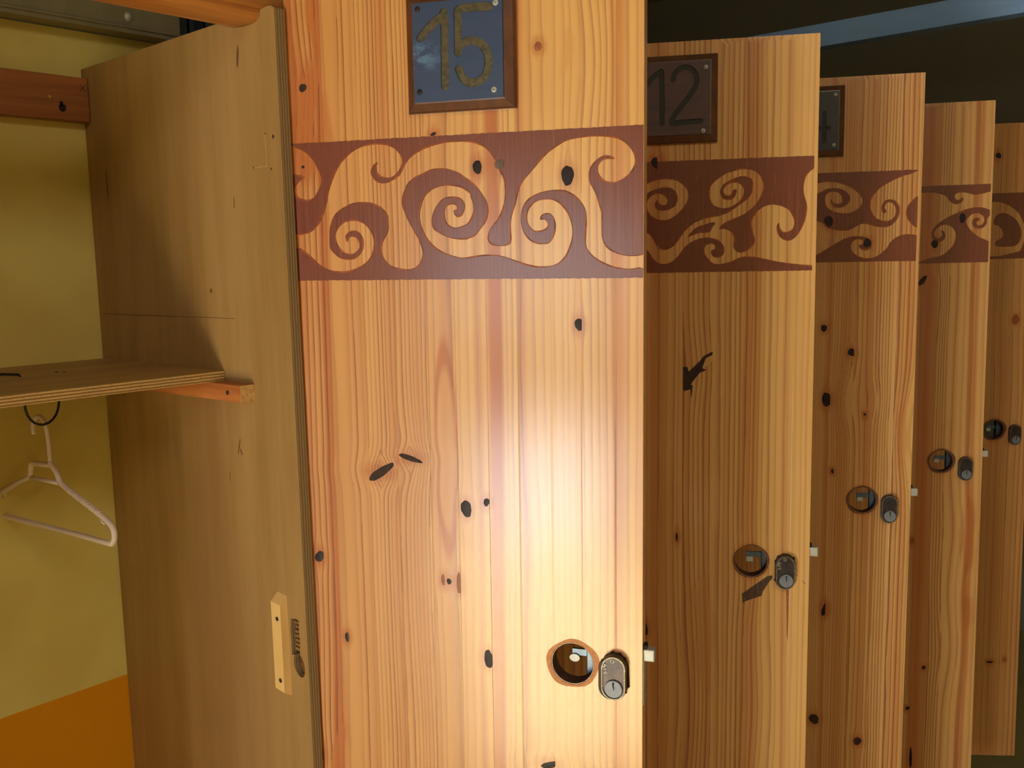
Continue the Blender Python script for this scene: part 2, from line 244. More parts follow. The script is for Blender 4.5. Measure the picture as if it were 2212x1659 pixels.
M_LOCKCASE = plain('blue_grey_lock_case', (92, 110, 128), 0.35, metal=0.4, var=0.5, col2=(70, 84, 104), scale=(80, 80, 80))
M_WIRE = plain('black_wire', (30, 30, 28), 0.4)
M_PLASTIC = plain('white_plastic', (226, 208, 196), 0.4, spec=0.5)
M_CHANNEL = plain('olive_grey_steel', (150, 140, 112), 0.5, metal=0.3, var=0.6, col2=(128, 120, 96), scale=(30, 8, 8))
M_GALV = plain('galvanised_blue_steel', (156, 196, 250), 0.4, metal=0.1, var=0.6, col2=(132, 176, 238), scale=(20, 3, 20))  # blue of the sky light put into the steel colour
M_STUD = plain('dark_blue_steel', (60, 70, 84), 0.5, metal=0.4)
M_PENCIL = plain('pencil_grey', (104, 70, 36), 0.8)

# ---------------------------------------------------------------- object helpers
def tag(o, label=None, cat=None, group=None, kind=None):
    for k, v in (('label', label), ('category', cat), ('group', group), ('kind', kind)):
        if v: o[k] = v
    return o
def link(name, me, mat, parent=None, smooth=False):
    if mat: me.materials.append(mat)
    o = bpy.data.objects.new(name, me); C.objects.link(o)
    if parent: o.parent = parent
    if smooth: me.polygons.foreach_set('use_smooth', [True]*len(me.polygons))
    return o
def pyd(name, v, f, mat, parent=None, smooth=False):
    me = bpy.data.meshes.new(name); me.from_pydata([tuple(p) for p in v], [], f); me.update()
    return link(name, me, mat, parent, smooth)
def bmo(name, bm, mat, parent=None, smooth=False):
    me = bpy.data.meshes.new(name); bmesh.ops.recalc_face_normals(bm, faces=bm.faces); bm.to_mesh(me); bm.free()
    return link(name, me, mat, parent, smooth)
def empty(name, loc=(0, 0, 0)):
    o = bpy.data.objects.new(name, None); C.objects.link(o); o.location = loc; o.empty_display_size = 0.05
    return o
def add_box(bm, a, b, bev=0.0):
    r = bmesh.ops.create_cube(bm, size=1.0)
    for v in r['verts']:
        v.co = Vector(((a[i]+b[i])/2+v.co[i]*(b[i]-a[i]) for i in range(3)))
    if bev:
        es = list({e for v in r['verts'] for e in v.link_edges})
        bmesh.ops.bevel(bm, geom=es, offset=bev, segments=2, profile=0.5, affect='EDGES')
def box(name, a, b, mat, parent=None, bev=0.0):
    bm = bmesh.new(); add_box(bm, a, b, bev); return bmo(name, bm, mat, parent)
def add_tube(bm, path, r, seg=10, cap=True):
    path = [Vector(p) for p in path]; rings = []; n = len(path); prev = None
    for i, p in enumerate(path):
        d = (path[min(i+1, n-1)]-path[max(i-1, 0)]).normalized()
        if prev is None:
            a = Vector((0, 0, 1)) if abs(d.z) < 0.9 else Vector((1, 0, 0))
            x = d.cross(a).normalized()
        else:
            x = (prev-d*prev.dot(d)).normalized()
        prev = x; y = d.cross(x)
        rings.append([bm.verts.new(p+(x*math.cos(2*PI*k/seg)+y*math.sin(2*PI*k/seg))*r) for k in range(seg)])
    for a, b in zip(rings, rings[1:]):
        for k in range(seg): bm.faces.new((a[k], a[(k+1) % seg], b[(k+1) % seg], b[k]))
    if cap: bm.faces.new(rings[0][::-1]); bm.faces.new(rings[-1])
def catmull(p, closed=False, sub=4):
    p = [np.array(q, float) for q in p]; n = len(p); out = []
    rng = range(n) if closed else range(n-1)
    for i in rng:
        g = (lambda k: p[k % n]) if closed else (lambda k: p[min(max(k, 0), n-1)])
        a, b, c, d = g(i-1), g(i), g(i+1), g(i+2)
        for s in range(sub):
            t = s/sub
            out.append(0.5*((2*b)+(c-a)*t+(2*a-5*b+4*c-d)*t*t+(3*b-a-3*c+d)*t**3))
    if not closed: out.append(p[-1])
    return out
def inside(P, poly):
    P = np.asarray(P); q = np.asarray(poly); r = np.zeros(len(P), bool)
    x, y = P[:, 0], P[:, 1]; j = len(q)-1
    for i in range(len(q)):
        xi, yi = q[i]; xj, yj = q[j]
        if yi != yj:
            r ^= ((yi > y) != (yj > y)) & (x < (xj-xi)*(y-yi)/(yj-yi)+xi)
        j = i
    return r
def cdt(polys, extra=(), keep=None):
    """triangulate the outlines with extra points; keep the triangles the test accepts"""
    v = []; e = []
    for p in polys:
        b = len(v); v += [Vector((float(q[0]), float(q[1]))) for q in p]
        e += [(b+i, b+(i+1) % len(p)) for i in range(len(p))]
    v += [Vector((float(q[0]), float(q[1]))) for q in extra]
    r = delaunay_2d_cdt(v, e, [], 0, 1e-7)
    V = np.array([(q.x, q.y) for q in r[0]]); F = np.array([f for f in r[2] if len(f) == 3])
    cen = V[F].mean(axis=1)
    F = F[keep(cen)]
    used = np.unique(F); mp = -np.ones(len(V), int); mp[used] = np.arange(len(used))
    V = V[used]; F = mp[F]
    a = V[F[:, 1]]-V[F[:, 0]]; b = V[F[:, 2]]-V[F[:, 0]]
    fl = (a[:, 0]*b[:, 1]-a[:, 1]*b[:, 0]) < 0
    F[fl] = F[fl][:, ::-1]
    return V, F
def sheet(V, F, y0, y1, order=(0, 2, 1), back=True):
    """extrude a flat triangulation from y0 (front) to y1 (back); order maps (u, z, y) into xyz"""
    n = len(V)
    def put(y):
        a = np.zeros((n, 3)); a[:, order[0]] = V[:, 0]; a[:, order[1]] = V[:, 1]; a[:, order[2]] = y; return a
    W = np.vstack((put(y0), put(y1)))
    ed = {}
    for f in F.tolist():
        for i in range(3):
            k = (f[i], f[(i+1) % 3]); ed[k] = 1
    faces = [tuple(f) for f in F.tolist()]
    if back: faces += [tuple(x+n for x in f[::-1]) for f in F.tolist()]
    for (a, b) in ed:
        if (b, a) not in ed: faces.append((b, a, a+n, b+n))
    return W, faces
def sheet_obj(name, V, F, y0, y1, mat, parent=None, order=(0, 2, 1), back=True):
    W, faces = sheet(V, F, y0, y1, order, back)
    return pyd(name, W, faces, mat, parent)
def dup(o, parent=None):
    c = o.copy(); C.objects.link(c); c.parent = parent
    for ch in list(o.children): dup(ch, c)
    return c

# ---------------------------------------------------------------- the setting
def struct(name, a, b, mat): return tag(box(name, a, b, mat), kind='structure')
struct('floor', (-4.1, -3.6, -0.05), (3.6, 3.1, 0.0), M_FLOOR)
struct('ceiling', (-4.1, -3.6, 2.75), (3.6, 3.1, 2.8), M_DARKWALL)
struct('wall_back', (-2.2, 0.4311, 0.0), (2.12, 0.47, 1.842), M_WALL)
struct('wall_rear', (-4.1, 3.0, 0.0), (3.6, 3.05, 2.75), M_DARKWALL)
struct('wall_right', (3.5, -3.6, 0.0), (3.55, 3.0, 2.75), M_DARKWALL)
struct('wall_front', (-4.1, -3.6, 0.0), (3.5, -3.55, 2.75), M_CREAM)
bm = bmesh.new()
add_box(bm, (-4.1, -3.55, 0.0), (-4.0, -1.20, 2.75)); add_box(bm, (-4.1, -0.42, 0.0), (-4.0, 3.0, 2.75))
add_box(bm, (-4.1, -1.20, 2.1), (-4.0, -0.42, 2.75))
tag(bmo('wall_left', bm, M_CREAM), kind='structure')

# ---------------------------------------------------------------- locker side panel, cleat, stop block, strike hole
PX0, PX1, DEPTH = -0.0166, -0.0041, 0.4300
def panel_mesh(detail):
    top = [(0.4300, 1.7925), (0.0985, 1.7955), (0.090, 1.7905), (0.075, 1.7860), (0.058, 1.7842), (0.040, 1.7845), (0.031, 1.7862), (0.0262, 1.7905), (0.0245, 1.7958), (0.0135, 1.7972), (0.006, 1.7966), (0.0, 1.7935)]
    outline = [(0.0, 0.0), (0.43, 0.0)]+top
    polys = [outline]; holes = []
    if detail:
        slot = [(0.0150, 1.0880), (0.0300, 1.0850), (0.0298, 1.1000), (0.0302, 1.1150), (0.0288, 1.1285), (0.0205, 1.1300), (0.0140, 1.1290), (0.0146, 1.1180), (0.0139, 1.1060)]
        ell = [(0.0172+0.0098*math.cos(a)+0.002*math.sin(a), 1.0755+0.0140*math.sin(a)) for a in np.linspace(0, 2*PI, 20, endpoint=False)]
        holes = [slot, ell]; polys += holes
    def keep(c):
        k = inside(c, outline)
        for h in holes: k &= ~inside(c, h)
        return k
    V, F = cdt(polys, (), keep)
    return V, F, holes
V, F, holes = panel_mesh(True)
side = sheet_obj('locker_side_panel', V, F, PX0, PX1, M_PANEL, None, (1, 2, 0))
tag(side, 'birch plywood locker side panel with notched mortise beside number 15 door', 'panel')
for h, nm in zip(holes, ('mortise_floor', 'mortise_floor')):
    V2, F2 = cdt([h], (), lambda c, h=h: inside(c, h))
    sheet_obj(nm, V2, F2, PX0+0.0075, PX1-0.0002, batten_mat('torn_plywood', (128, 88, 48), (74, 48, 26), (300, 90, 200)), side, (1, 2, 0))
bm = bmesh.new()
for k in range(7):
    z0 = 1.090+k*0.0053
    add_box(bm, (PX0+0.004, 0.0155+0.001*(k % 2), z0), (PX0+0.0076, 0.0285-0.0012*(k % 3), z0+0.0036))
tag(bmo('torn_veneer', bm, batten_mat('torn_veneer_wood', (150, 110, 66), (96, 66, 36), (200, 90, 200)), side), kind=None)
bm = bmesh.new(); add_box(bm, (PX0-0.0185, 0.0745, 1.3757), (PX0, 0.42, 1.3955), 0.0008)
cleat = bmo('shelf_cleat', bm, M_CLEAT, side)
box('end_grain', (PX0-0.0183, 0.0740, 1.3760), (PX0-0.0002, 0.0746, 1.3953), M_ENDGRAIN, cleat)
def screw(name, parent, c, axis, r=0.003, mat=M_STEEL):
    """slightly domed screw head with a cross recess; axis is the outward direction"""
    bm = bmesh.new(); ax = Vector(axis); q = ax.to_track_quat('Z', 'Y')
    prof = [(1.0, 0.0), (1.0, 0.12), (0.8, 0.3), (0.45, 0.36)]
    rings = []
    for rr, h in prof: rings.append([bm.verts.new(Vector(c)+q @ Vector((rr*r*math.cos(2*PI*k/12), rr*r*math.sin(2*PI*k/12), h*r))) for k in range(12)])
    for a, b in zip(rings, rings[1:]):
        for k in range(12): bm.faces.new((a[k], a[(k+1) % 12], b[(k+1) % 12], b[k]))
    ctr = bm.verts.new(Vector(c)+q @ Vector((0, 0, 0.12*r)))
    for k in range(12):
        if k % 3: bm.faces.new((rings[-1][k], rings[-1][(k+1) % 12], ctr))
        else:
            m = bm.verts.new(Vector(c)+q @ Vector((0.2*r*math.cos(2*PI*(k+.5)/12), 0.2*r*math.sin(2*PI*(k+.5)/12), -0.2*r)))
            bm.faces.new((rings[-1][k], rings[-1][(k+1) % 12], m)); bm.faces.new((rings[-1][k], m, ctr)); bm.faces.new((m, rings[-1][(k+1) % 12], ctr))
    return bmo(name, bm, mat, parent)
screw('screw', cleat, (PX0-0.0186, 0.100, 1.386), (-1, 0, 0), 0.0028, M_BRONZE)
# stop block: bevelled ends, two countersunk screws
def block():
    y0, y1, x0, x1 = 0.0345, 0.0520, PX0-0.0098, PX0
    v = []
    for x, z0, z1 in ((x1, 1.0345, 1.1535), (x0, 1.0405, 1.1450)):
        v += [(x, y0, z0), (x, y1, z0+0.002), (x, y1, z1+0.002), (x, y0, z1)]
    f = [(0, 1, 2, 3), (7, 6, 5, 4), (0, 3, 7, 4), (1, 5, 6, 2), (3, 2, 6, 7), (0, 4, 5, 1)]
    return pyd('stop_block', v, f, M_BLOCK, side)
blk = block()
for z in (1.128, 1.054):
    bm = bmesh.new(); bmesh.ops.create_circle(bm, cap_ends=True, radius=0.0027, segments=14, matrix=Matrix.Translation((PX0-0.0100, 0.0415, z)) @ Matrix.Rotation(PI/2, 4, 'Y'))
    g = bmesh.ops.extrude_face_region(bm, geom=bm.faces[:]); bmesh.ops.translate(bm, vec=(0.0006, 0, 0), verts=[q for q in g['geom'] if isinstance(q, bmesh.types.BMVert)])
    bmo('screw_hole', bm, M_HOLE, blk)
# scribed line, pencilled corner, small holes and flecks in the veneer
box('scribed_line', (PX0-0.0002, 0.106, 1.4690), (PX0, 0.420, 1.4697), M_PENCIL, side)
bm = bmesh.new(); add_box(bm, (PX0-0.0002, 0.0275, 1.634), (PX0, 0.0280, 1.668)); add_box(bm, (PX0-0.0002, 0.028, 1.6345), (PX0, 0.050, 1.635))
bmo('scratched_corner', bm, M_ENDGRAIN, side)
def fleck(parent, c, ry, rz, ang, mat, name='fleck'):
    v = [(c[0], c[1]+ry*math.cos(a)*math.cos(ang)-rz*math.sin(a)*math.sin(ang), c[2]+ry*math.cos(a)*math.sin(ang)+rz*math.sin(a)*math.cos(ang)) for a in np.linspace(0, 2*PI, 12, endpoint=False)]
    v2 = [(p[0]-0.0002, p[1], p[2]) for p in v]; n = len(v)
    return pyd(name, v+v2, [tuple(range(n))[::-1], tuple(range(n, 2*n))]+[(i, (i+1) % n, n+(i+1) % n, n+i) for i in range(n)], mat, parent)
for y, z, ry, rz, an, m in ((0.0134, 1.6644, .0016, .0022, 0, M_HOLE), (0.0198, 1.6312, .001, .0014, 0, M_HOLE), (0.0272, 1.669, .0008, .001, 0, M_HOLE), (0.0517, 1.635, .0008, .001, 0, M_HOLE),
                            (0.112, 1.319, .0010, .0105, 0.30, M_PENCIL), (0.108, 1.313, .0012, .0045, -0.5, M_PENCIL), (0.151, 1.501, .0022, .0028, 0, M_PENCIL), (0.093, 1.60, .0008, .007, .06, M_PENCIL), (0.135, 1.28, .0006, .006, .1, M_PENCIL), (0.382, 1.64, .0012, .02, .02, M_PENCIL), (0.07, 1.755, .002, .012, .15, M_PENCIL)):
    fleck(side, (PX0, y, z), ry, rz, an, m)
# the other side panels of the row stand behind the doors
V, F, _ = panel_mesh(False)
first = None
for k in (-1, 1, 2, 3, 4, 5):
    if first is None:
        o = first = sheet_obj('locker_side_panel', V, F, PX0, PX1, M_PANEL, None, (1, 2, 0))
    else: o = dup(first)
    o.location = (k*0.3981-0.004 if k > 0 else -0.780, 0, 0)  # unseen left panel added for the light, set wide so daylight reaches inside
    tag(o, {-1: 'plywood side panel at the far end of the shelf, across from the mortised panel', 1: 'plain plywood side panel behind the door carved 12', 2: 'plain plywood side panel behind the door whose plaque ends in 4', 3: 'plain plywood side panel behind the fourth pine door of the row', 4: 'plain plywood side panel behind the farthest and darkest pine door', 5: 'last plywood side panel, beyond the farthest pine door'}[k], 'panel', 'side panels of the other lockers')

# ---------------------------------------------------------------- shelf with bent wire hook
shelf = box('shelf', (-0.7835, 0.1327, 1.3958), (PX0-0.0003, 0.4308, 1.4078), M_SHELF, None, 0.0006)
tag(shelf, 'raw plywood shelf across the open locker, holding a black wire hook', 'shelf')
La, Lb = Vector((-0.1802, 0.2944, 1.4078)), Vector((-0.1349, 0.3076, 1.4078))
mid = (La+Lb)/2; hw = (Lb-La)/2
path = [La+Vector((-0.03, 0.04, 0.0016)), La+Vector((-0.012, 0.022, 0.0030)), La+Vector((-0.002, 0.004, 0.0026)), La+Vector((0, 0, -0.004))]
path += [La+Vector((0, 0, -0.033))]+[mid+hw*-math.cos(a)+Vector((0, 0, -0.034-0.026*math.sin(a))) for a in np.linspace(0.15, PI-0.15, 11)]+[Lb+Vector((0, 0, -0.033)), Lb+Vector((0, 0, 0.0008))]
bm = bmesh.new(); add_tube(bm, path, 0.0015, 8); bmo('wire_hook', bm, M_WIRE, shelf, True)
for q in ((-0.1349, 0.3076), (-0.128, 0.302)):
    v = [(q[0]+0.0026*math.cos(a), q[1]+0.0034*math.sin(a), 1.4079+dz) for dz in (0, 0.0002) for a in np.linspace(0, 2*PI, 9, endpoint=False)]
    pyd('fleck', v, [tuple(range(9))[::-1], tuple(range(9, 18))]+[(i, (i+1) % 9, 9+(i+1) % 9, 9+i) for i in range(9)], M_HOLE, shelf)

# ---------------------------------------------------------------- white coat hanger on the wire hook
az = math.radians(5); HP = Vector((-0.150, 0.301, 0.0)); HD = Vector((-math.sin(az), math.cos(az), 0))
def hp(h, z): return HP+HD*h+Vector((0, 0, z))
bm = bmesh.new()
hook = catmull([(0.0405, 1.3315), (0.0415, 1.3405), (0.0365, 1.3500), (0.0265, 1.3545), (0.0165, 1.3510), (0.0115, 1.3440), (0.0090, 1.3330), (0.0080, 1.3150), (0.0080, 1.2980)], False, 4)
add_tube(bm, [hp(*q) for q in hook], 0.0028, 10)
hang = bmo('coat_hanger', bm, M_PLASTIC, None, True)
tag(hang, 'white plastic coat hanger hanging from the black wire hook under the shelf', 'hanger')
bm = bmesh.new()
arm = [(0.008, 1.300), (0.0035, 1.2955), (-0.004, 1.2890), (-0.0085, 1.2815), (-0.014, 1.2755), (-0.035, 1.2680), (-0.061, 1.2595), (-0.085, 1.2515), (-0.103, 1.2450), (-0.1135, 1.2395), (-0.1180, 1.2325), (-0.1175, 1.2240), (-0.1120, 1.2182), (-0.102, 1.2172), (-0.03, 1.2175), (0.03, 1.2172), (0.09, 1.2168), (0.138, 1.2165), (0.1490, 1.2185), (0.1535, 1.2260), (0.1520, 1.2350), (0.1450, 1.2425), (0.120, 1.2530), (0.085, 1.2675), (0.062, 1.2755), (0.0575, 1.2790), (0.0560, 1.2860), (0.0520, 1.2925), (0.0450, 1.2950), (0.020, 1.2958), (0.008, 1.2968)]
add_tube(bm, [hp(*q) for q in catmull(arm, False, 3)], 0.0034, 10)
bmo('shoulder_frame', bm, M_PLASTIC, hang, True)
bm = bmesh.new(); add_tube(bm, [hp(0.060, 1.2762), hp(0.024, 1.2760), hp(-0.012, 1.2758)], 0.0027, 8); bmo('cross_bar', bm, M_PLASTIC, hang, True)
for h, z in ((-0.093, 1.2465), (0.125, 1.2485)):
    bm = bmesh.new(); add_tube(bm, [hp(h, z), hp(h-0.002 if h < 0 else h+0.002, z-0.006), hp(h-0.008 if h < 0 else h+0.007, z-0.0075)], 0.0014, 8); bmo('strap_notch', bm, M_PLASTIC, hang, True)
bm = bmesh.new()
for k in range(12):
    h = -0.030-k*0.0055; z = 1.2698-k*0.00178
    add_tube(bm, [hp(h+0.0008, z+0.0002), hp(h-0.0008, z-0.0004)], 0.0038, 10)
tag(bmo('grip_ribs', bm, M_PLASTIC, hang, False), kind=None)

# ---------------------------------------------------------------- wall batten, steel channel, stud, top rail, ceiling beam
bat = box('wall_batten', (-1.9, 0.4115, 1.7222), (PX0-0.0012, 0.4309, 1.7785), M_BATTEN, None, 0.0012)
tag(bat, 'reddish brown pine batten screwed along the yellow back wall', 'batten')
def oval(parent, name, c, rx, rz, mat, y, n=14):
    v = [(c[0]+rx*math.cos(a)*(1+.12*math.sin(3*a)), y+dy, c[1]+rz*math.sin(a)*(1+.1*math.cos(2*a))) for dy in (0, -0.0003) for a in np.linspace(0, 2*PI, n, endpoint=False)]
    return pyd(name, v, [tuple(range(n)), tuple(range(n, 2*n))[::-1]]+[(i, n+i, n+(i+1) % n, (i+1) % n) for i in range(n)], mat, parent)
oval(bat, 'knot', (-0.0535, 1.7372), 0.0048, 0.0052, M_KNOT, 0.4115)
oval(bat, 'knot', (-0.0545, 1.7425), 0.0022, 0.0035, M_KNOT, 0.4115)
oval(bat, 'knot', (-0.0690, 1.7500), 0.0018, 0.0018, M_ENDGRAIN, 0.4115)
bm = bmesh.new()
for s in (1, -1):
    p = [Vector((-0.0250-0.0035*1, 0.4113, 1.7655-0.0045*s)), Vector((-0.0250+0.0035, 0.4113, 1.7655+0.0045*s))]
    add_tube(bm, p, 0.00035, 6)
bmo('pencil_cross', bm, M_HOLE, bat)
def extrude_x(name, prof, x0, x1, mat, parent=None):
    n = len(prof); v = [(x0, y, z) for y, z in prof]+[(x1, y, z) for y, z in prof]
    return pyd(name, v, [tuple(range(n)), tuple(range(n, 2*n))[::-1]]+[(i, n+i, n+(i+1) % n, (i+1) % n) for i in range(n)], mat, parent)
t_ = 0.0016
chp = [(0.388, 1.8440), (0.388, 1.8480), (0.3925, 1.8486), (0.3925, 1.8450), (0.4285, 1.8440), (0.4285, 1.8470), (0.4000, 1.8500), (0.4000, 1.9000), (0.4285, 1.9000), (0.4285, 1.9030), (0.3984, 1.9030), (0.3984, 1.8470)]
chp = [(0.4000, 1.8432), (0.4310, 1.8432), (0.4310, 1.8452), (0.4016, 1.8452), (0.4016, 1.9000), (0.4310, 1.9000), (0.4310, 1.9020), (0.4000, 1.9020), (0.4000, 1.8960), (0.3975, 1.8950), (0.3975, 1.8930), (0.4000, 1.8920), (0.4000, 1.8530), (0.3972, 1.8515), (0.3972, 1.8490), (0.4000, 1.8480)]
chan = extrude_x('steel_channel', chp, -1.9, 0.115, M_CHANNEL)
tag(chan, 'olive grey steel channel with a round bolt along the top of the yellow wall', 'channel')
bm = bmesh.new(); bmesh.ops.create_uvsphere(bm, u_segments=14, v_segments=8, radius=0.0062)
for v in bm.verts: v.co.y *= 0.7
bmesh.ops.translate(bm, vec=(0.0394, 0.4000, 1.8640), verts=bm.verts); bmo('bolt', bm, M_STEEL, chan, True)
for k, x in enumerate((0.194, 0.222)):
    bm = bmesh.new(); add_box(bm, (x-0.004, 0.50, 1.0), (x+0.004, 0.503, 2.75)); add_box(bm, (x-0.004, 0.50, 1.0), (x-0.0025, 0.53, 2.75))
    tag(bmo('steel_stud', bm, M_STUD), ('dark blue steel stud nearer the bolt, rising behind the steel channel', 'second dark steel stud, just right of its twin above the panel')[k], 'stud', 'steel studs behind the wall')
rail = empty('top_rail', (0, 0.06, 1.79))
tag(rail, 'honey coloured pine rail with rounded underside over the plywood panel', 'rail')
rp = [(0.0258, 1.835), (0.0258, 1.7925), (0.030, 1.7870), (0.040, 1.7850), (0.058, 1.7847), (0.075, 1.7865), (0.090, 1.7910), (0.097, 1.7965), (0.0985, 1.835)]
rp = [(y-0.06, z-1.79) for y, z in rp]
extrude_x('rounded_batten', rp, -1.9, 2.0, M_RAIL, rail)
fp = [(0.0215, 1.840), (0.0215, 1.7990), (0.0232, 1.7968), (0.0256, 1.7968), (0.0256, 1.840)]
fp = [(y-0.06, z-1.79) for y, z in fp]
extrude_x('front_board', fp, -1.9, 2.0, M_RAIL, rail)
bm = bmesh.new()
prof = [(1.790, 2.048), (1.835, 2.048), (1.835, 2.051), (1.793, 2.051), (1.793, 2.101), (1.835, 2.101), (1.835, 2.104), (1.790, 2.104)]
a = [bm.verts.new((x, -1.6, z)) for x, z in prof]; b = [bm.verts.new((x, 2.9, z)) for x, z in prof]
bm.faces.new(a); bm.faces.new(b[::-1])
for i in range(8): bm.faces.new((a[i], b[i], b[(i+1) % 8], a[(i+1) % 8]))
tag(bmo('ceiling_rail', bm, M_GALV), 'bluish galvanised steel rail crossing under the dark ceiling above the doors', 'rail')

# ---------------------------------------------------------------- pine doors
W_, H_ = 0.38, 1.5091
THETA = (66.0538, 60.4862, 62.1226, 60.3747, 54.3407)
LEAN = (.0091, .005, .0055, -.0011, -.0046)
PITCH = 0.3981
ZB = 0.2993
def door_matrix(i):
    a = math.radians(THETA[i]); k = LEAN[i]
    d = Vector((math.cos(a), -math.sin(a), 0)); n = Vector((math.sin(a), math.cos(a), 0)); z = Vector((0, 0, 1))
    U = (d-z*k).normalized(); Z = (z+d*k).normalized()
    O = Vector((i*PITCH, 0, 0))+d*(k*(ZB-0.75-1.5))+z*(ZB+k*W_/2)
    return Matrix(((U.x, n.x, Z.x, O.x), (U.y, n.y, Z.y, O.y), (U.z, n.z, Z.z, O.z), (0, 0, 0, 1)))

def rl(rng, n, amp, jit=0.25, var=0.4):
    """n growth lines spread over the stave, as (fraction, strength)"""
    return [((k+0.5+rng.uniform(-jit, jit))/n, amp*(1+rng.uniform(-var, var))) for k in range(n)]
R15 = random.Random(15)
# door 15, stave by stave: (lines, tone, wide bands (fraction, half width, strength))
STAVES = {0: [
    ([(.16, .5), (.33, .95), (.48, .8), (.66, 1.0), (.85, 1.1), (.97, .5)], .60, [(.85, .12, .45), (.06, .06, .4)]),
    ([(.12, .3), (.55, .25), (.70, .95), (.93, .3)], .50, []),
    (rl(R15, 7, .75), .38, []),
    (rl(R15, 8, .72), .38, []),
    ([(.08, .4), (.30, .35), (.92, .6)], .34, []),
    ([(.2, .25), (.45, .25), (.75, .3)], .06, [(.72, .13, .42)]),
    ([(.50, .2), (.62, .4), (.80, .6)], .10, [(.22, .22, .85)]),
    ([(.18, .6), (.55, .35), (.85, .3)], .06, [(.16, .10, .35)]),
    ([(.2, .22), (.45, .3), (.62, .32), (.85, .25)], .02, []),
    ([(.05, .5), (.28, .55), (.50, .5), (.72, .55), (.93, .5)], .04, [(.93, .05, .5)]),
    ([(.55, .3), (.85, .3)], .02, [(.16, .17, .7), (.45, .09, .35)]),
]}
JOINTS = {0: [0, .0409, .080, .114, .1521, .1832, .2177, .2506, .2864, .318, .3527, .38],
          1: [0, .036, .072, .105, .139, .1735, .2079, .2487, .2877, .3209, .3538, .38],
          2: [0, .034, .070, .106, .141, .176, .2100, .2485, .2843, .3227, .3478, .38],
          3: [0, .040, .078, .112, .150, .186, .222, .250, .288, .312, .345, .38],
          4: [0, .038, .075, .111, .150, .186, .222, .262, .300, .335, .38]}
R12 = random.Random(12)
STAVES[1] = [(rl(R12, 3, .45), .35, []) for _ in range(4)]+[
    ([(.2, .4), (.6, .4)], .40, [(.3, .3, .4)]),
    (rl(R12, 4, .45), .34, []),
    ([(.05, .8), (.22, .65), (.38, .8), (.55, .65), (.72, .8), (.90, .8)], .22, [(.72, .08, .4)]),
    ([(.30, .6), (.45, .45), (.62, .75), (.80, .7), (.95, .85)], .10, [(.97, .05, .4)]),
    ([(.15, .75), (.32, .6), (.46, .7), (.64, .6), (.82, .45)], .10, [(.18, .10, .55), (.45, .08, .4)]),
    ([(.18, .55), (.40, .3), (.75, .4)], .02, []),
    ([(.25, .2), (.55, .2), (.80, .4)], .02, [])]
R14 = random.Random(4)
STAVES[2] = [(rl(R14, 5, .5), .4, []) for _ in range(5)]+[
    ([(.5, .3)], .58, [(.3, .3, .2)]),
    (rl(R14, 10, .45), .34, []),
    (rl(R14, 9, .5), .30, []),
    ([(.15, .7), (.35, .6), (.55, .75), (.78, .6), (.93, .8)], .24, [(.62, .08, .4)]),
    ([(.12, .9), (.30, .9), (.48, .85), (.66, .9), (.86, .9)], .14, []),
    ([(.15, .9), (.36, .8), (.58, .95), (.80, .8), (.95, .5)], .10, [(.17, .10, .4)])]
R9 = random.Random(9)
STAVES[3] = [(rl(R9, 5, .5), .4, []) for _ in range(6)]+[
    ([(.4, .4)], .42, []), ([(.2, .4), (.5, .3)], .52, [(.55, .4, .3)]),
    ([(.08, .9), (.26, .95), (.46, .9), (.66, .9), (.88, .95)], .20, []),
    ([(.35, .5), (.8, .3)], .16, []),
    ([(.9, .3)], .14, [(.35, .2, .5)]), ]
STAVES[3] = STAVES[3][:10]+[([(.3, .5), (.9, .3)], .10, [(.30, .25, .55)])]
R5 = random.Random(5)
STAVES[4] = [(rl(R5, 6, .5), .4, []) for _ in range(7)]+[(rl(R5, 6, .4), .5, []), (rl(R5, 7, .45), .40, []), (rl(R5, 4, .5), .40, [])]
# pieces of wilder figure: (u, z, push, spread u, spread z)
FIGURE = {0: [(.0372, .40, -.010, .020, .10), (.0185, 1.413, .006, .016, .05), (.3275, 1.42, .007, .02, .06), (.128, 1.02, .005, .02, .05), (.02, .66, -.006, .02, .12), (.27, .93, .006, .02, .08), (.13, .70, .005, .03, .12)],
          1: [(.230, 1.075, .006, .02, .05), (.32, .60, .007, .02, .10), (.22, .60, .010, .03, .14), (.30, .775, .006, .02, .05)],
          2: [(.385, .93, -.020, .030, .07), (.318, .985, .006, .015, .03), (.270, .985, -.012, .022, .045)],
          3: [(.285, 1.13, .005, .02, .06), (.34, .66, .010, .03, .09), (.33, .42, .012, .03, .09)], 4: [(.33, .9, .006, .03, .1)]}
def warp(i, s, u, z):
    ph = i*1.7+s*2.3
    w = 0.0012*np.sin(z*3.1+ph)+0.0006*np.sin(z*7.7+2*ph)+0.0014*(z-0.9)*math.sin(ph*3.1)
    for (uk, zk, ru, rz, ro, kd) in KN[i]:
        d = u-uk; a = max(ru, 0.003)
        w = w-np.sign(d)*a*0.8*np.exp(-np.abs(d)/(a*1.6))*np.exp(-((z-zk)/(rz*1.3+0.008))**2)
    for (uk, zk, am, su, sz) in FIGURE[i]:
        w = w-am*np.exp(-((u-uk)/su)**2-((z-zk)/sz)**2)
    return u+w
PATCHES = {0: [(.020, 1.402, .014, .040, .45), (.016, 1.350, .013, .034, .5), (.032, 1.470, .006, .060, .4), (.047, 1.375, .007, .030, .35), (.0345, .66, .006, .05, .3), (.300, 1.43, .004, .02, .2)],
           2: [(.372, .93, .012, .05, .3)], 3: [(.352, .66, .016, .07, .4), (.362, .50, .012, .03, .35)], 1: [(.235, .70, .016, .09, .3), (.225, .33, .014, .05, .35), (.33, .45, .012, .04, .3)]}
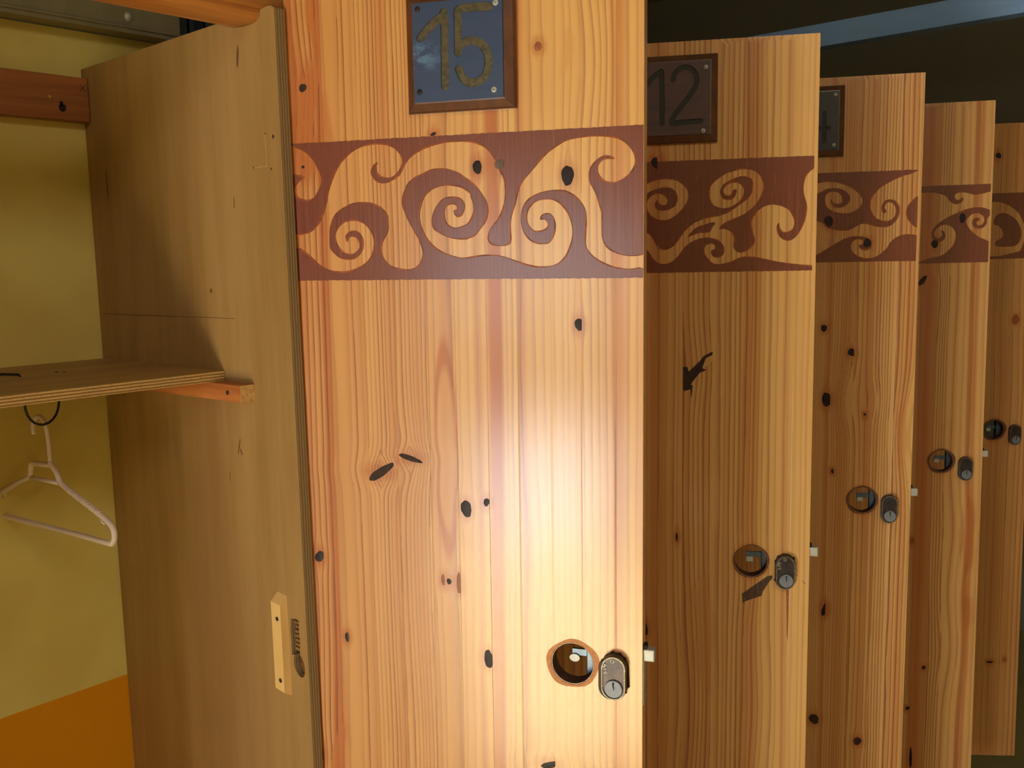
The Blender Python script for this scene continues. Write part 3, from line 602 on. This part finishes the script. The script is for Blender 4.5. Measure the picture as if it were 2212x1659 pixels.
EYES = {0: [(.1708, 1.030, .0118, .104)]}
def grain(i, s, u, z):
    j = JOINTS[i]; ua, ub = j[s], j[s+1]; lines, tone, bands = STAVES[i][s]
    uw = warp(i, s, u, z)
    fr = (uw-ua)/(ub-ua)
    lp = [p for p, _ in lines]; st = [q for _, q in lines]
    gap = 0.5
    xs = [lp[0]-3*gap, lp[0]-gap]+lp+[lp[-1]+gap, lp[-1]+3*gap]
    ks = [-3, -1]+list(range(len(lp)))+[len(lp), len(lp)+2]
    phase = np.interp(fr, xs, ks)+10+s
    idx = np.clip(np.searchsorted(lp, fr), 0, len(st)-1)
    amp = np.array(st)[idx]
    amp = np.where(fr > lp[-1], 0.25, amp)
    tn = np.full_like(u, tone)
    rb = random.Random(i*31+s*7+1); amt = 0.34 if i else 0.20
    for c, h, q in list(bands)+[(rb.uniform(0, 1), rb.uniform(.06, .2), rb.uniform(-.4, 1)*amt) for _ in range(3)]:
        tn += q/(1+np.exp((np.abs(fr-c)-h)*45))
    for (uk, zk, ru, rz, ro, kd) in KN[i]:
        r = np.hypot((u-uk)/(ru+0.0045), (z-zk)/(rz+0.006))
        tn += 0.55*np.exp(-r**4)
    for (uc, zc, a, b, q) in PATCHES.get(i, ()):
        r = np.hypot((uw-uc+0.004*np.sin(z*60))/a, (z-zc)/b)
        tn += q/(1+np.exp((r-1)*9)); amp = np.where(r < 0.9, amp*0.35, amp)
    for (uc, zc, a, b) in EYES.get(i, ()):
        r = np.hypot((uw-uc)/a, (z-zc)/b); 
        tn += np.where((u > ua) & (u < ub), 0.8*np.exp(-((r-1)/0.14)**2), 0)
        amp = np.where(r < 1, amp*0.3, amp)
    r = np.hypot(u-HOLES[i][0], z-HOLES[i][1])
    tn += 0.5/(1+np.exp(np.minimum((r-0.0255)*900, 60)))
    return np.stack([phase, amp, np.clip(tn, 0, 1)], -1).astype(np.float32)
HOLES = [(.3063, .8090), (.3022, .8082), (.3034, .8153), (.3035, .8103), (.3049, .8090)]
HR = 0.0222
TH = 0.018
STEP = {0: (.0016, .006), 1: (.0018, .007), 2: (.002, .008), 3: (.0025, .009), 4: (.003, .010)}
def set_grain(me, i, s):
    n = len(me.vertices); co = np.empty(n*3, np.float32); me.vertices.foreach_get('co', co); co = co.reshape(-1, 3).astype(float)
    at = me.attributes.new('grain', 'FLOAT_VECTOR', 'POINT'); at.data.foreach_set('vector', grain(i, s, co[:, 0], co[:, 2]).ravel())
def stave(door, i, s):
    ua, ub = JOINTS[i][s]+0.00001, JOINTS[i][s+1]-0.00001
    du, dz = STEP[i]; hc = HOLES[i]
    nu = max(6, int((ub-ua)/du)); nz = int(H_/dz)
    zs = np.linspace(0, H_, nz+1)
    if ua-HR > hc[0] or ub+HR < hc[0]:
        us = np.concatenate(([ua, ua], np.linspace(ua+0.0003, ub-0.0003, nu), [ub, ub]))
        ys = np.concatenate(([TH, 0.00008], np.zeros(nu), [0.00008, TH]))
        nc = len(us)
        U, Zg = np.meshgrid(us, zs); Y = np.tile(ys, (nz+1, 1))
        if i == 0 and s == 0: U = ub-(ub-U)*(ub-ua-0.0085*(1-Zg/H_))/(ub-ua)   # trimmed clear of the panel
        co = np.stack([U, Y, Zg], -1).reshape(-1, 3)
        idx = np.arange((nz+1)*nc).reshape(nz+1, nc); nx = np.roll(idx, -1, axis=1)
        q = np.stack([idx[:-1], nx[:-1], nx[1:], idx[1:]], -1).reshape(-1, 4)
        faces = q.tolist()+[idx[0][::-1].tolist(), idx[-1].tolist()]
    else:
        rect = [(ua, 0), (ub, 0)]+[(ub, z) for z in zs[1:]]+[(ua, z) for z in zs[::-1][:-1]]
        circ = [(hc[0]+HR*math.cos(a), hc[1]+HR*math.sin(a)) for a in np.linspace(0, 2*PI, 72, endpoint=False)]
        g = np.stack(np.meshgrid(np.linspace(ua, ub, nu+1)[1:-1], zs[1:-1]), -1).reshape(-1, 2)
        g = g[np.abs(np.hypot(g[:, 0]-hc[0], g[:, 1]-hc[1])-HR) > 0.0008]
        V, F = cdt([rect, circ], g, lambda c: (np.hypot(c[:, 0]-hc[0], c[:, 1]-hc[1]) > HR*0.9985) & (c[:, 0] > ua) & (c[:, 0] < ub) & (c[:, 1] > 0) & (c[:, 1] < H_))
        co, faces = sheet(V, F, 0.0, TH)
        e = (np.abs(co[:, 0]-ua) < 1e-6) | (np.abs(co[:, 0]-ub) < 1e-6)
        co[e & (co[:, 1] == 0), 1] = 0.00006
    me = bpy.data.meshes.new('stave'); me.from_pydata(co.tolist(), [], faces); me.update()
    set_grain(me, i, s)
    return link('stave', me, M_PINE, door)

FRZ = {0: (.0, .3795), 1: (.0, .3755), 2: (.0, .3752), 3: (.0, .3768), 4: (.0, .379)}
FZ = {0: (1.3560, 1.2107), 1: (1.3556, 1.2075), 2: (1.3588, 1.2140), 3: (1.3533, 1.2042), 4: (1.3545, 1.2060)}
LIGHT = {0: ([L15, C15], []), 1: ([L12, C12], [F12]), 2: ([L3, C3], [F3]), 3: ([L4, G4], []), 4: ([L5], [F5])}
def frieze(door, i):
    u0, u1 = FRZ[i]; z1, z0 = FZ[i]
    rg = random.Random(i)
    nb = 150
    edge = [(u0+(u1-u0)*k/nb, z0+rg.uniform(-.00035, .00035)) for k in range(nb+1)]+[(u1-(u1-u0)*k/nb, z1+rg.uniform(-.00035, .00035)) for k in range(nb+1)]
    li = [catmull(pts(s), True, 4) for s in LIGHT[i][0]]; dk = [catmull(pts(s), True, 4) for s in LIGHT[i][1]]
    def keep(c):
        l = np.zeros(len(c), bool)
        for p in li: l |= inside(c, p)
        for p in dk: l &= ~inside(c, p)
        return inside(c, edge) & ~l
    V, F = cdt([edge]+li+dk, (), keep)
    fr = sheet_obj('stained_frieze', V, F, -0.0004, 0.0, M_STAIN, door, back=False)
    fr['label'] = 'reddish brown stained band around the carved scrolls'
    bm = bmesh.new()
    for p in li+dk:
        q = [np.array(v) for v in p]; n = len(q); L = []
        for k in range(n):
            d = q[(k+1) % n]-q[k-1]; d = d/(np.linalg.norm(d)+1e-9); nn = np.array([-d[1], d[0]])
            wd = 0.00060+0.00022*math.sin(k*0.31+i)
            row = []
            for off, y in ((-wd, -0.0002), (-wd*0.5, -0.0008), (wd*0.5, -0.0008), (wd, -0.0002)):
                v = q[k]+nn*off
                row.append((min(max(v[0], u0), u1), y, min(max(v[1], z0), z1)))
            ok = u0 < q[k][0] < u1 and z0 < q[k][1] < z1
            L.append((row, ok))
        vs = [[bm.verts.new(r) for r in row] if ok else None for row, ok in L]
        for k in range(n):
            a, b = vs[k], vs[(k+1) % n]
            if a and b:
                for m in range(3): bm.faces.new((a[m], a[m+1], b[m+1], b[m]))
    ol = bmo('scroll_outline', bm, M_BURN, fr)
    ol['label'] = 'burnt orange carved outline of the scrolls'

def knot(door, i, k):
    u, z, ru, rz, ro, kd = k
    j = JOINTS[i]; s = max(0, min(len(j)-2, int(np.searchsorted(j, u))-1)); lo, hi = j[s], j[s+1]
    if i == 0 and s == 0: lo = 0.0085*(1-z/H_)+0.0012
    rg = random.Random(int(u*1e5+z*1e5)); n = 28; a0 = math.radians(-ro)
    yb = -0.0004 if FZ[i][1] < z < FZ[i][0] else 0.0
    def ring(sc, y):
        out = []
        for m in range(n):
            a = 2*PI*m/n; q = sc*(1+rgs[m])
            x, w = ru*q*math.cos(a), rz*q*math.sin(a)
            uu = u+x*math.cos(a0)-w*math.sin(a0); zz = z+x*math.sin(a0)+w*math.cos(a0)
            out.append((min(max(uu, lo), hi) if rz < .03 else uu, y, zz))
        return out
    p1, p2, p3 = [rg.uniform(0, 6.28) for _ in range(3)]
    rgs = [.08*math.sin(2*2*PI*m/n+p1)+.05*math.sin(3*2*PI*m/n+p2)+.03*math.sin(7*2*PI*m/n+p3) for m in range(n)]
    mat = {'d': M_KNOT, 'h': M_HOLE, 'r': M_RING, 'g': M_PLUG}[kd]
    v = ring(1.0, yb)+ring(0.96, yb-0.0005)+ring(0.5, yb-0.00065)+[(u, yb-0.0007, z)]
    f = [tuple(range(n))]
    for r in range(2):
        for m in range(n): f.append((r*n+m, (r+1)*n+m, (r+1)*n+(m+1) % n, r*n+(m+1) % n))
    f += [(2*n+m, 3*n, 2*n+(m+1) % n) for m in range(n)]
    o = pyd('knot', v, f, mat, door)
    return o

def capsule(a, b, ra, rb, n=10):
    a, b = np.array(a), np.array(b); d = b-a; t = math.atan2(d[1], d[0]); o = []
    for k in range(n+1): o.append(a+ra*np.array([math.cos(t+PI/2+PI*k/n), math.sin(t+PI/2+PI*k/n)]))
    for k in range(n+1): o.append(b+rb*np.array([math.cos(t-PI/2+PI*k/n), math.sin(t-PI/2+PI*k/n)]))
    return o
PLQ = {0: (.1405, .2540, 1.3783, 1.4930, M_SKYFACE, M_GOLD, 'slate blue face'), 1: (.1405, .2520, 1.3780, 1.4908, M_PLQBROWN, M_DIGDARK, 'dark brown face'), 2: (.1480, .2595, 1.3845, 1.4955, M_PLQGREY, M_DIGDARK, 'dark grey face')}
DIGITS = {0: [[[(.1585, 1.4500), (.1640, 1.4560), (.1715, 1.4625), (.1795, 1.4680)], [(.1838, 1.4725), (.1842, 1.4560), (.1838, 1.4300), (.1836, 1.4022)], [(.1700, 1.4600), (.1780, 1.4665), (.1836, 1.4640)]],
              [[(.2305, 1.4740), (.2160, 1.4745), (.1995, 1.4735), (.1985, 1.4600), (.1980, 1.4333)], [(.2000, 1.4395), (.2070, 1.4432), (.2150, 1.4432), (.2235, 1.4385), (.2282, 1.4300), (.2292, 1.4200), (.2265, 1.4110), (.2200, 1.4050), (.2110, 1.4035), (.2035, 1.4075), (.1985, 1.4175)]]],
          1: [[[(.1545, 1.4480), (.1610, 1.4560), (.1700, 1.4640), (.1790, 1.4697)], [(.1793, 1.4697), (.1800, 1.4400), (.1802, 1.4035)]],
              [[(.1945, 1.4583), (.1960, 1.4650), (.2020, 1.4715), (.2117, 1.4735), (.2200, 1.4690), (.2245, 1.4600), (.2235, 1.4500), (.2194, 1.4421), (.2110, 1.4310), (.2020, 1.4200), (.1950, 1.4110), (.1928, 1.4030), (.2050, 1.4036), (.2304, 1.4043)]]],
          2: [[[(.2120, 1.4720), (.2010, 1.4500), (.1930, 1.4310), (.2050, 1.4290), (.2342, 1.4281)], [(.2268, 1.4520), (.2275, 1.4300), (.2277, 1.4080)]]]}
RAD = {0: .0042, 1: .0034, 2: .0034}
def plaque(door, i):
    u0, u1, z0, z1, fm, dm_, lab = PLQ[i]
    lv = [(0.0, 0.0), (0.0, -0.0048), (0.0014, -0.0066), (0.0084, -0.0112), (0.0108, -0.0114)]
    v = []; f = []
    for ins, y in lv: v += [(u0+ins, y, z0+ins), (u1-ins, y, z0+ins), (u1-ins, y, z1-ins), (u0+ins, y, z1-ins)]
    for r in range(len(lv)-1):
        for k in range(4): f.append((r*4+k, r*4+(k+1) % 4, (r+1)*4+(k+1) % 4, (r+1)*4+k))
    f += [(3, 2, 1, 0), tuple(range(len(lv)*4-4, len(lv)*4))]
    p = pyd('number_plaque', v, f, M_PLQFRAME, door)
    p['label'] = {0: 'number plaque carved with 15', 1: 'number plaque carved with 12', 2: 'dark number plaque ending in 4'}[i]
    ins = 0.0098; a0, a1, b0, b1 = u0+ins, u1-ins, z0+ins, z1-ins
    rect = [(a0, b0), (a1, b0), (a1, b1), (a0, b1)]
    allc = []; per = []
    for dg in DIGITS[i]:
        cs = []
        for st in dg:
            q = catmull(st, False, 4)
            cs += [capsule(q[k], q[k+1], RAD[i], RAD[i]) for k in range(len(q)-1)]
        per.append(cs); allc += cs
    def anyin(c, cs):
        r = np.zeros(len(c), bool)
        for q in cs: r |= inside(c, q)
        return r
    V, F = cdt([rect]+allc, (), lambda c: inside(c, rect) & ~anyin(c, allc))
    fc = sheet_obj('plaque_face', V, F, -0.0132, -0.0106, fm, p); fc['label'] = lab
    for cs in per:
        V, F = cdt(cs, (), lambda c: anyin(c, cs))
        d = sheet_obj('digit', V, F, -0.01185, -0.0109, dm_, p)
        if i == 0: d['label'] = 'carved digit in tarnished gold paint'
    ds = 0.0052
    SPOTS = {0: ((.1560, 1.4776), (.2374, 1.4770), (.1562, 1.3981), (.2345, 1.3955)), 1: ((.1597, 1.4735), (.2364, 1.4724), (.1580, 1.3935), (.2337, 1.3918))}
    for (x, y) in SPOTS[i] if i in SPOTS else ((a0+ds+.003, b1-ds-.003), (a1-ds, b1-ds), (a0+ds+.002, b0+ds+.004), (a1-ds-.001, b0+ds+.002)):
        screw('screw', p, (x, -0.0131, y), (0, -1, 0), 0.0030, M_STEEL if x > (a0+a1)/2 else M_BRONZE)

CYL = [(.3515, .8022), (.3480, .7966), (.3460, .8030), (.3478, .7970), (.3500, .7974)]
def stadium(w, h, n=12):
    r = w/2; s = h/2-r; o = []
    for k in range(n+1): o.append((r*math.cos(PI*k/n), s+r*math.sin(PI*k/n)))
    for k in range(n+1): o.append((-r*math.cos(PI*k/n), -s-r*math.sin(PI*k/n)))
    return o
def lofty(levels, c):
    v = []; f = []; n = None
    for w, h, y in levels:
        s = stadium(w, h); n = len(s); v += [(c[0]+x, y, c[1]+z) for x, z in s]
    for r in range(len(levels)-1):
        for k in range(n): f.append((r*n+k, (r+1)*n+k, (r+1)*n+(k+1) % n, r*n+(k+1) % n))
    f.append(tuple(range((len(levels)-1)*n, len(levels)*n)))
    return v, f
def disc(name, c, r, y0, y1, mat, parent, n=24):
    v = [(c[0]+rr*math.cos(2*PI*k/n), y, c[1]+rr*math.sin(2*PI*k/n)) for rr, y in ((r, y0), (r, y1+0.0003), (r*0.94, y1)) for k in range(n)]
    f = []
    for q in range(2):
        for k in range(n): f.append((q*n+k, (q+1)*n+k, (q+1)*n+(k+1) % n, q*n+(k+1) % n))
    f.append(tuple(range(2*n, 3*n)))
    return pyd(name, v, f, mat, parent)
def lock(door, i):
    c = CYL[i]
    v, f = lofty([(.0262, .0475, 0.0), (.0262, .0475, -0.0095), (.0250, .0463, -0.0112), (.0226, .0440, -0.0112), (.0218, .0430, -0.0100)], c)
    cy = pyd('lock_cylinder', v, f, M_BRONZE, door); cy['label'] = 'worn oval metal lock cylinder'
    v, f = lofty([(.0256, .0469, -0.0106), (.0249, .0462, -0.0116), (.0222, .0436, -0.0116)], c)
    n = len(stadium(1, 2)); v2 = [(c[0]+x, -0.0100, c[1]+z) for x, z in stadium(.0215, .0428)]
    pyd('cylinder_rim', v+v2, f[:-1]+[(2*n+k, 3*n+k, 3*n+(k+1) % n, 2*n+(k+1) % n) for k in range(n)], M_RIM, cy)
    pc = (c[0]+(0.0002 if i == 0 else 0.0010), c[1]-0.0112)
    disc('key_plug', pc, .0094, -0.0100, -0.0122, M_NICKEL, cy)
    if i:
        disc('plug_core', (pc[0], pc[1]+0.0030), .0052, -0.0121, -0.0127, M_NICKEL, cy)
    ky = pc[1]+0.0035
    kp = [(-.0009, .0042), (.0010, .0042), (.0010, .0016), (.0002, .0010), (.0012, -.0008), (.0012, -.0030), (.0004, -.0044), (-.0001, -.0040), (.0002, -.0020), (-.0006, -.0008), (-.0010, .0014)]
    n = len(kp); yy = -0.0128 if i else -0.0123
    v = [(pc[0]+x, y, ky+z) for y in (yy+0.0003, yy) for x, z in kp]
    pyd('keyhole', v, [tuple(range(n, 2*n))]+[(k, (k+1) % n, n+(k+1) % n, n+k) for k in range(n)], M_BLACK, cy)
    if i < 2:
        # little cast letters round the upper rim
        for ch, a in (('S', 205), ('I', 182), ('M', 160), ('O', 96)):
            cu_ = bpy.data.curves.new('letter', 'FONT'); cu_.body = ch; cu_.size = 0.0058; cu_.extrude = 0.0006; cu_.align_x = 'CENTER'; cu_.align_y = 'CENTER'; cu_.resolution_u = 2
            tmp = bpy.data.objects.new('letter', cu_); me = bpy.data.meshes.new_from_object(tmp); bpy.data.objects.remove(tmp)
            o = link('letter', me, M_STEEL, cy)
            ra = math.radians(a); base = (c[0]+.0088*math.cos(ra), c[1]+.0095+.0088*math.sin(ra))
            o.matrix_local = Matrix.Translation((base[0], -0.0103, base[1])) @ Matrix.Rotation(PI/2, 4, 'X') @ Matrix.Rotation(ra-PI/2, 4, 'Z')
    if i == 0:
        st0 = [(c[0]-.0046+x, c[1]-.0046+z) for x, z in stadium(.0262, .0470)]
        V, F = cdt([st0], (), lambda q: inside(q, st0)); sheet_obj('lock_recess', V, F, -0.0003, 0.0, M_HOLESHADE, cy)
    # tooth-like torn washer round the cylinder
    if i < 2:
        rg = random.Random(i+3); s = stadium(.0272, .0486, 16); n = len(s)
        v = [(c[0]+x*.9, -.0002, c[1]+z*.9) for x, z in s]+[(c[0]+x*(1+(.16 if k % 3 == 0 else 0)*rg.random()), -.0008, c[1]+z*(1+(.11 if k % 3 == 0 else 0)*rg.random())) for k, (x, z) in enumerate(s)]
        pyd('torn_edge', v, [(k, n+k, n+(k+1) % n, (k+1) % n) for k in range(n)], M_HOLE, cy)
    # latch bolt, faceplate and the case with its finger slide behind the door
    b = box('latch_bolt', (.3790, .0035, HOLES[i][1]+.0088), (.3917, .0135, HOLES[i][1]+.0218), M_STEEL, door, .0012); b['label'] = 'bright steel latch bolt'
    box('faceplate', (.3799, .0030, HOLES[i][1]-.0385), (.3811, .0150, HOLES[i][1]+.0160), M_STEEL, door, .0003)
    bm = bmesh.new(); add_box(bm, (.3795, .0040, HOLES[i][1]+.0216), (.3800+.0035, .0140, HOLES[i][1]+.0260)); bmo('latch_notch', bm, M_BLACK, door)
    case = box('lock_case', (.3172, .0182, HOLES[i][1]-.040), (.3700, .0330, HOLES[i][1]+.050), M_LOCKCASE, door, .001)
    h = HOLES[i]
    box('slide_arm', (h[0]-.0065, .0255, h[1]-.0018), (.3173, .0290, h[1]+.0058), M_LOCKCASE, case, .0004)
    if i in (0, 3, 4):
        v = [(h[0]-.0034+.0056*math.cos(a), y, h[1]-.0040+.0043*math.sin(a)) for y in (.0305, .0236) for a in np.linspace(0, 2*PI, 16, endpoint=False)]
        sb = pyd('slide_button', v, [tuple(range(16)), tuple(range(16, 32))[::-1]]+[(k, 16+k, 16+(k+1) % 16, (k+1) % 16) for k in range(16)], M_STEEL, case)
    else:
        box('slide_button', (h[0]-.0052, .0236, h[1]-.0080), (h[0]+.0038, .0300, h[1]-.0010), M_STEEL, case, .0003)

LABELS = ['open pine locker door with slate blue plaque carved 15, nearest of the row',
          'open pine locker door with dark brown plaque carved 12 and torn wood by lock',
          'open pine locker door with dark plaque ending in 4, third of the row',
          'fourth pine locker door of the row, cracked scroll edge and no plaque visible',
          'farthest pine locker door of the row, darkest, its bottom corner visible']
for i in range(5):
    d = empty('door_leaf'); d.matrix_world = door_matrix(i)
    tag(d, LABELS[i], 'door', 'open pine locker doors')
    for s in range(len(JOINTS[i])-1): stave(d, i, s)
    frieze(d, i)
    for k in KN[i]: knot(d, i, k)
    if i in PLQ: plaque(d, i)
    lock(d, i)
    # finger hole wall with shade put into its dark colour, and the worn varnish round it
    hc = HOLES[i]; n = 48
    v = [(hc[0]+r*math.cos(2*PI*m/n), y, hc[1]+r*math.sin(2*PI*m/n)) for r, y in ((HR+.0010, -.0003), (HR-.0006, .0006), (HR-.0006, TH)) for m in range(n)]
    rim = pyd('hole_rim', v, [(q*n+m, q*n+(m+1) % n, (q+1)*n+(m+1) % n, (q+1)*n+m) for q in range(2) for m in range(n)], M_HOLESHADE, d)
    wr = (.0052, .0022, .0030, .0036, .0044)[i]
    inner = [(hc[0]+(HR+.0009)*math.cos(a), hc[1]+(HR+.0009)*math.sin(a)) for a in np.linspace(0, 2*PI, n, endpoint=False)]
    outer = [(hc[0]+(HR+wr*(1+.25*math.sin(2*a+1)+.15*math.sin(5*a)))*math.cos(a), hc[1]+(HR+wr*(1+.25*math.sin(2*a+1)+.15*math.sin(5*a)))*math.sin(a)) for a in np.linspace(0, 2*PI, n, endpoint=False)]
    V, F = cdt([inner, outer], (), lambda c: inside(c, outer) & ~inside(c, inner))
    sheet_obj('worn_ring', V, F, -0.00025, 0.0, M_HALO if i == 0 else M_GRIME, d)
    if i == 1:
        BP = [(.2085, 1.0788), (.2144, 1.0788), (.2160, 1.0723), (.2309, 1.0869), (.2363, 1.0941), (.2480, 1.1000), (.2480, 1.0957), (.2387, 1.0909), (.2371, 1.0853), (.2341, 1.0772), (.2403, 1.0748), (.2309, 1.0708), (.2247, 1.0627), (.2184, 1.0545), (.2216, 1.0529), (.2201, 1.0351), (.2185, 1.0480), (.2105, 1.0455), (.2085, 1.0471)]
        V, F = cdt([BP], (), lambda c: inside(c, BP)); bk = sheet_obj('bark_pocket', V, F, -0.0004, 0.0, M_HOLE, d); bk['label'] = 'black slanting bark pocket'
        BC = [(.2385, 1.0850), (.2400, 1.0895), (.2475, 1.0940), (.2480, 1.0870), (.2420, 1.0800), (.2350, 1.0780)]
        V, F = cdt([BC], (), lambda c: inside(c, BC)); sheet_obj('split_chip', V, F, -0.0003, 0.0, M_ENDGRAIN, d)
        P = [(.2906, .7608), (.3026, .7703), (.3242, .7874), (.3309, .7893), (.3315, .7854), (.3266, .7787), (.3192, .7663), (.3171, .7590), (.3073, .7552), (.2968, .7506), (.2915, .7471)]
        V, F = cdt([P], (), lambda c: inside(c, P)); sheet_obj('torn_patch', V, F, -0.0004, 0.0, M_PATCH, d)
        P = [(.3500, .7700), (.3536, .7700), (.3538, .7300), (.3533, .7050), (.3527, .6955), (.3518, .7050), (.3512, .7300)]
        V, F = cdt([P], (), lambda c: inside(c, P)); sheet_obj('resin_streak', V, F, -0.0003, 0.0, M_RING, d)
        for P in ([(.3575, .8010), (.3590, .7995), (.3650, .7890), (.3640, .7900)], [(.3590, .8030), (.3660, .7950), (.3655, .7962)], [(.3690, .7850), (.3750, .7790), (.3752, .7800)]):
            V, F = cdt([P], (), lambda c: inside(c, P)); sheet_obj('crack', V, F, -0.0003, 0.0, M_HOLE, d)
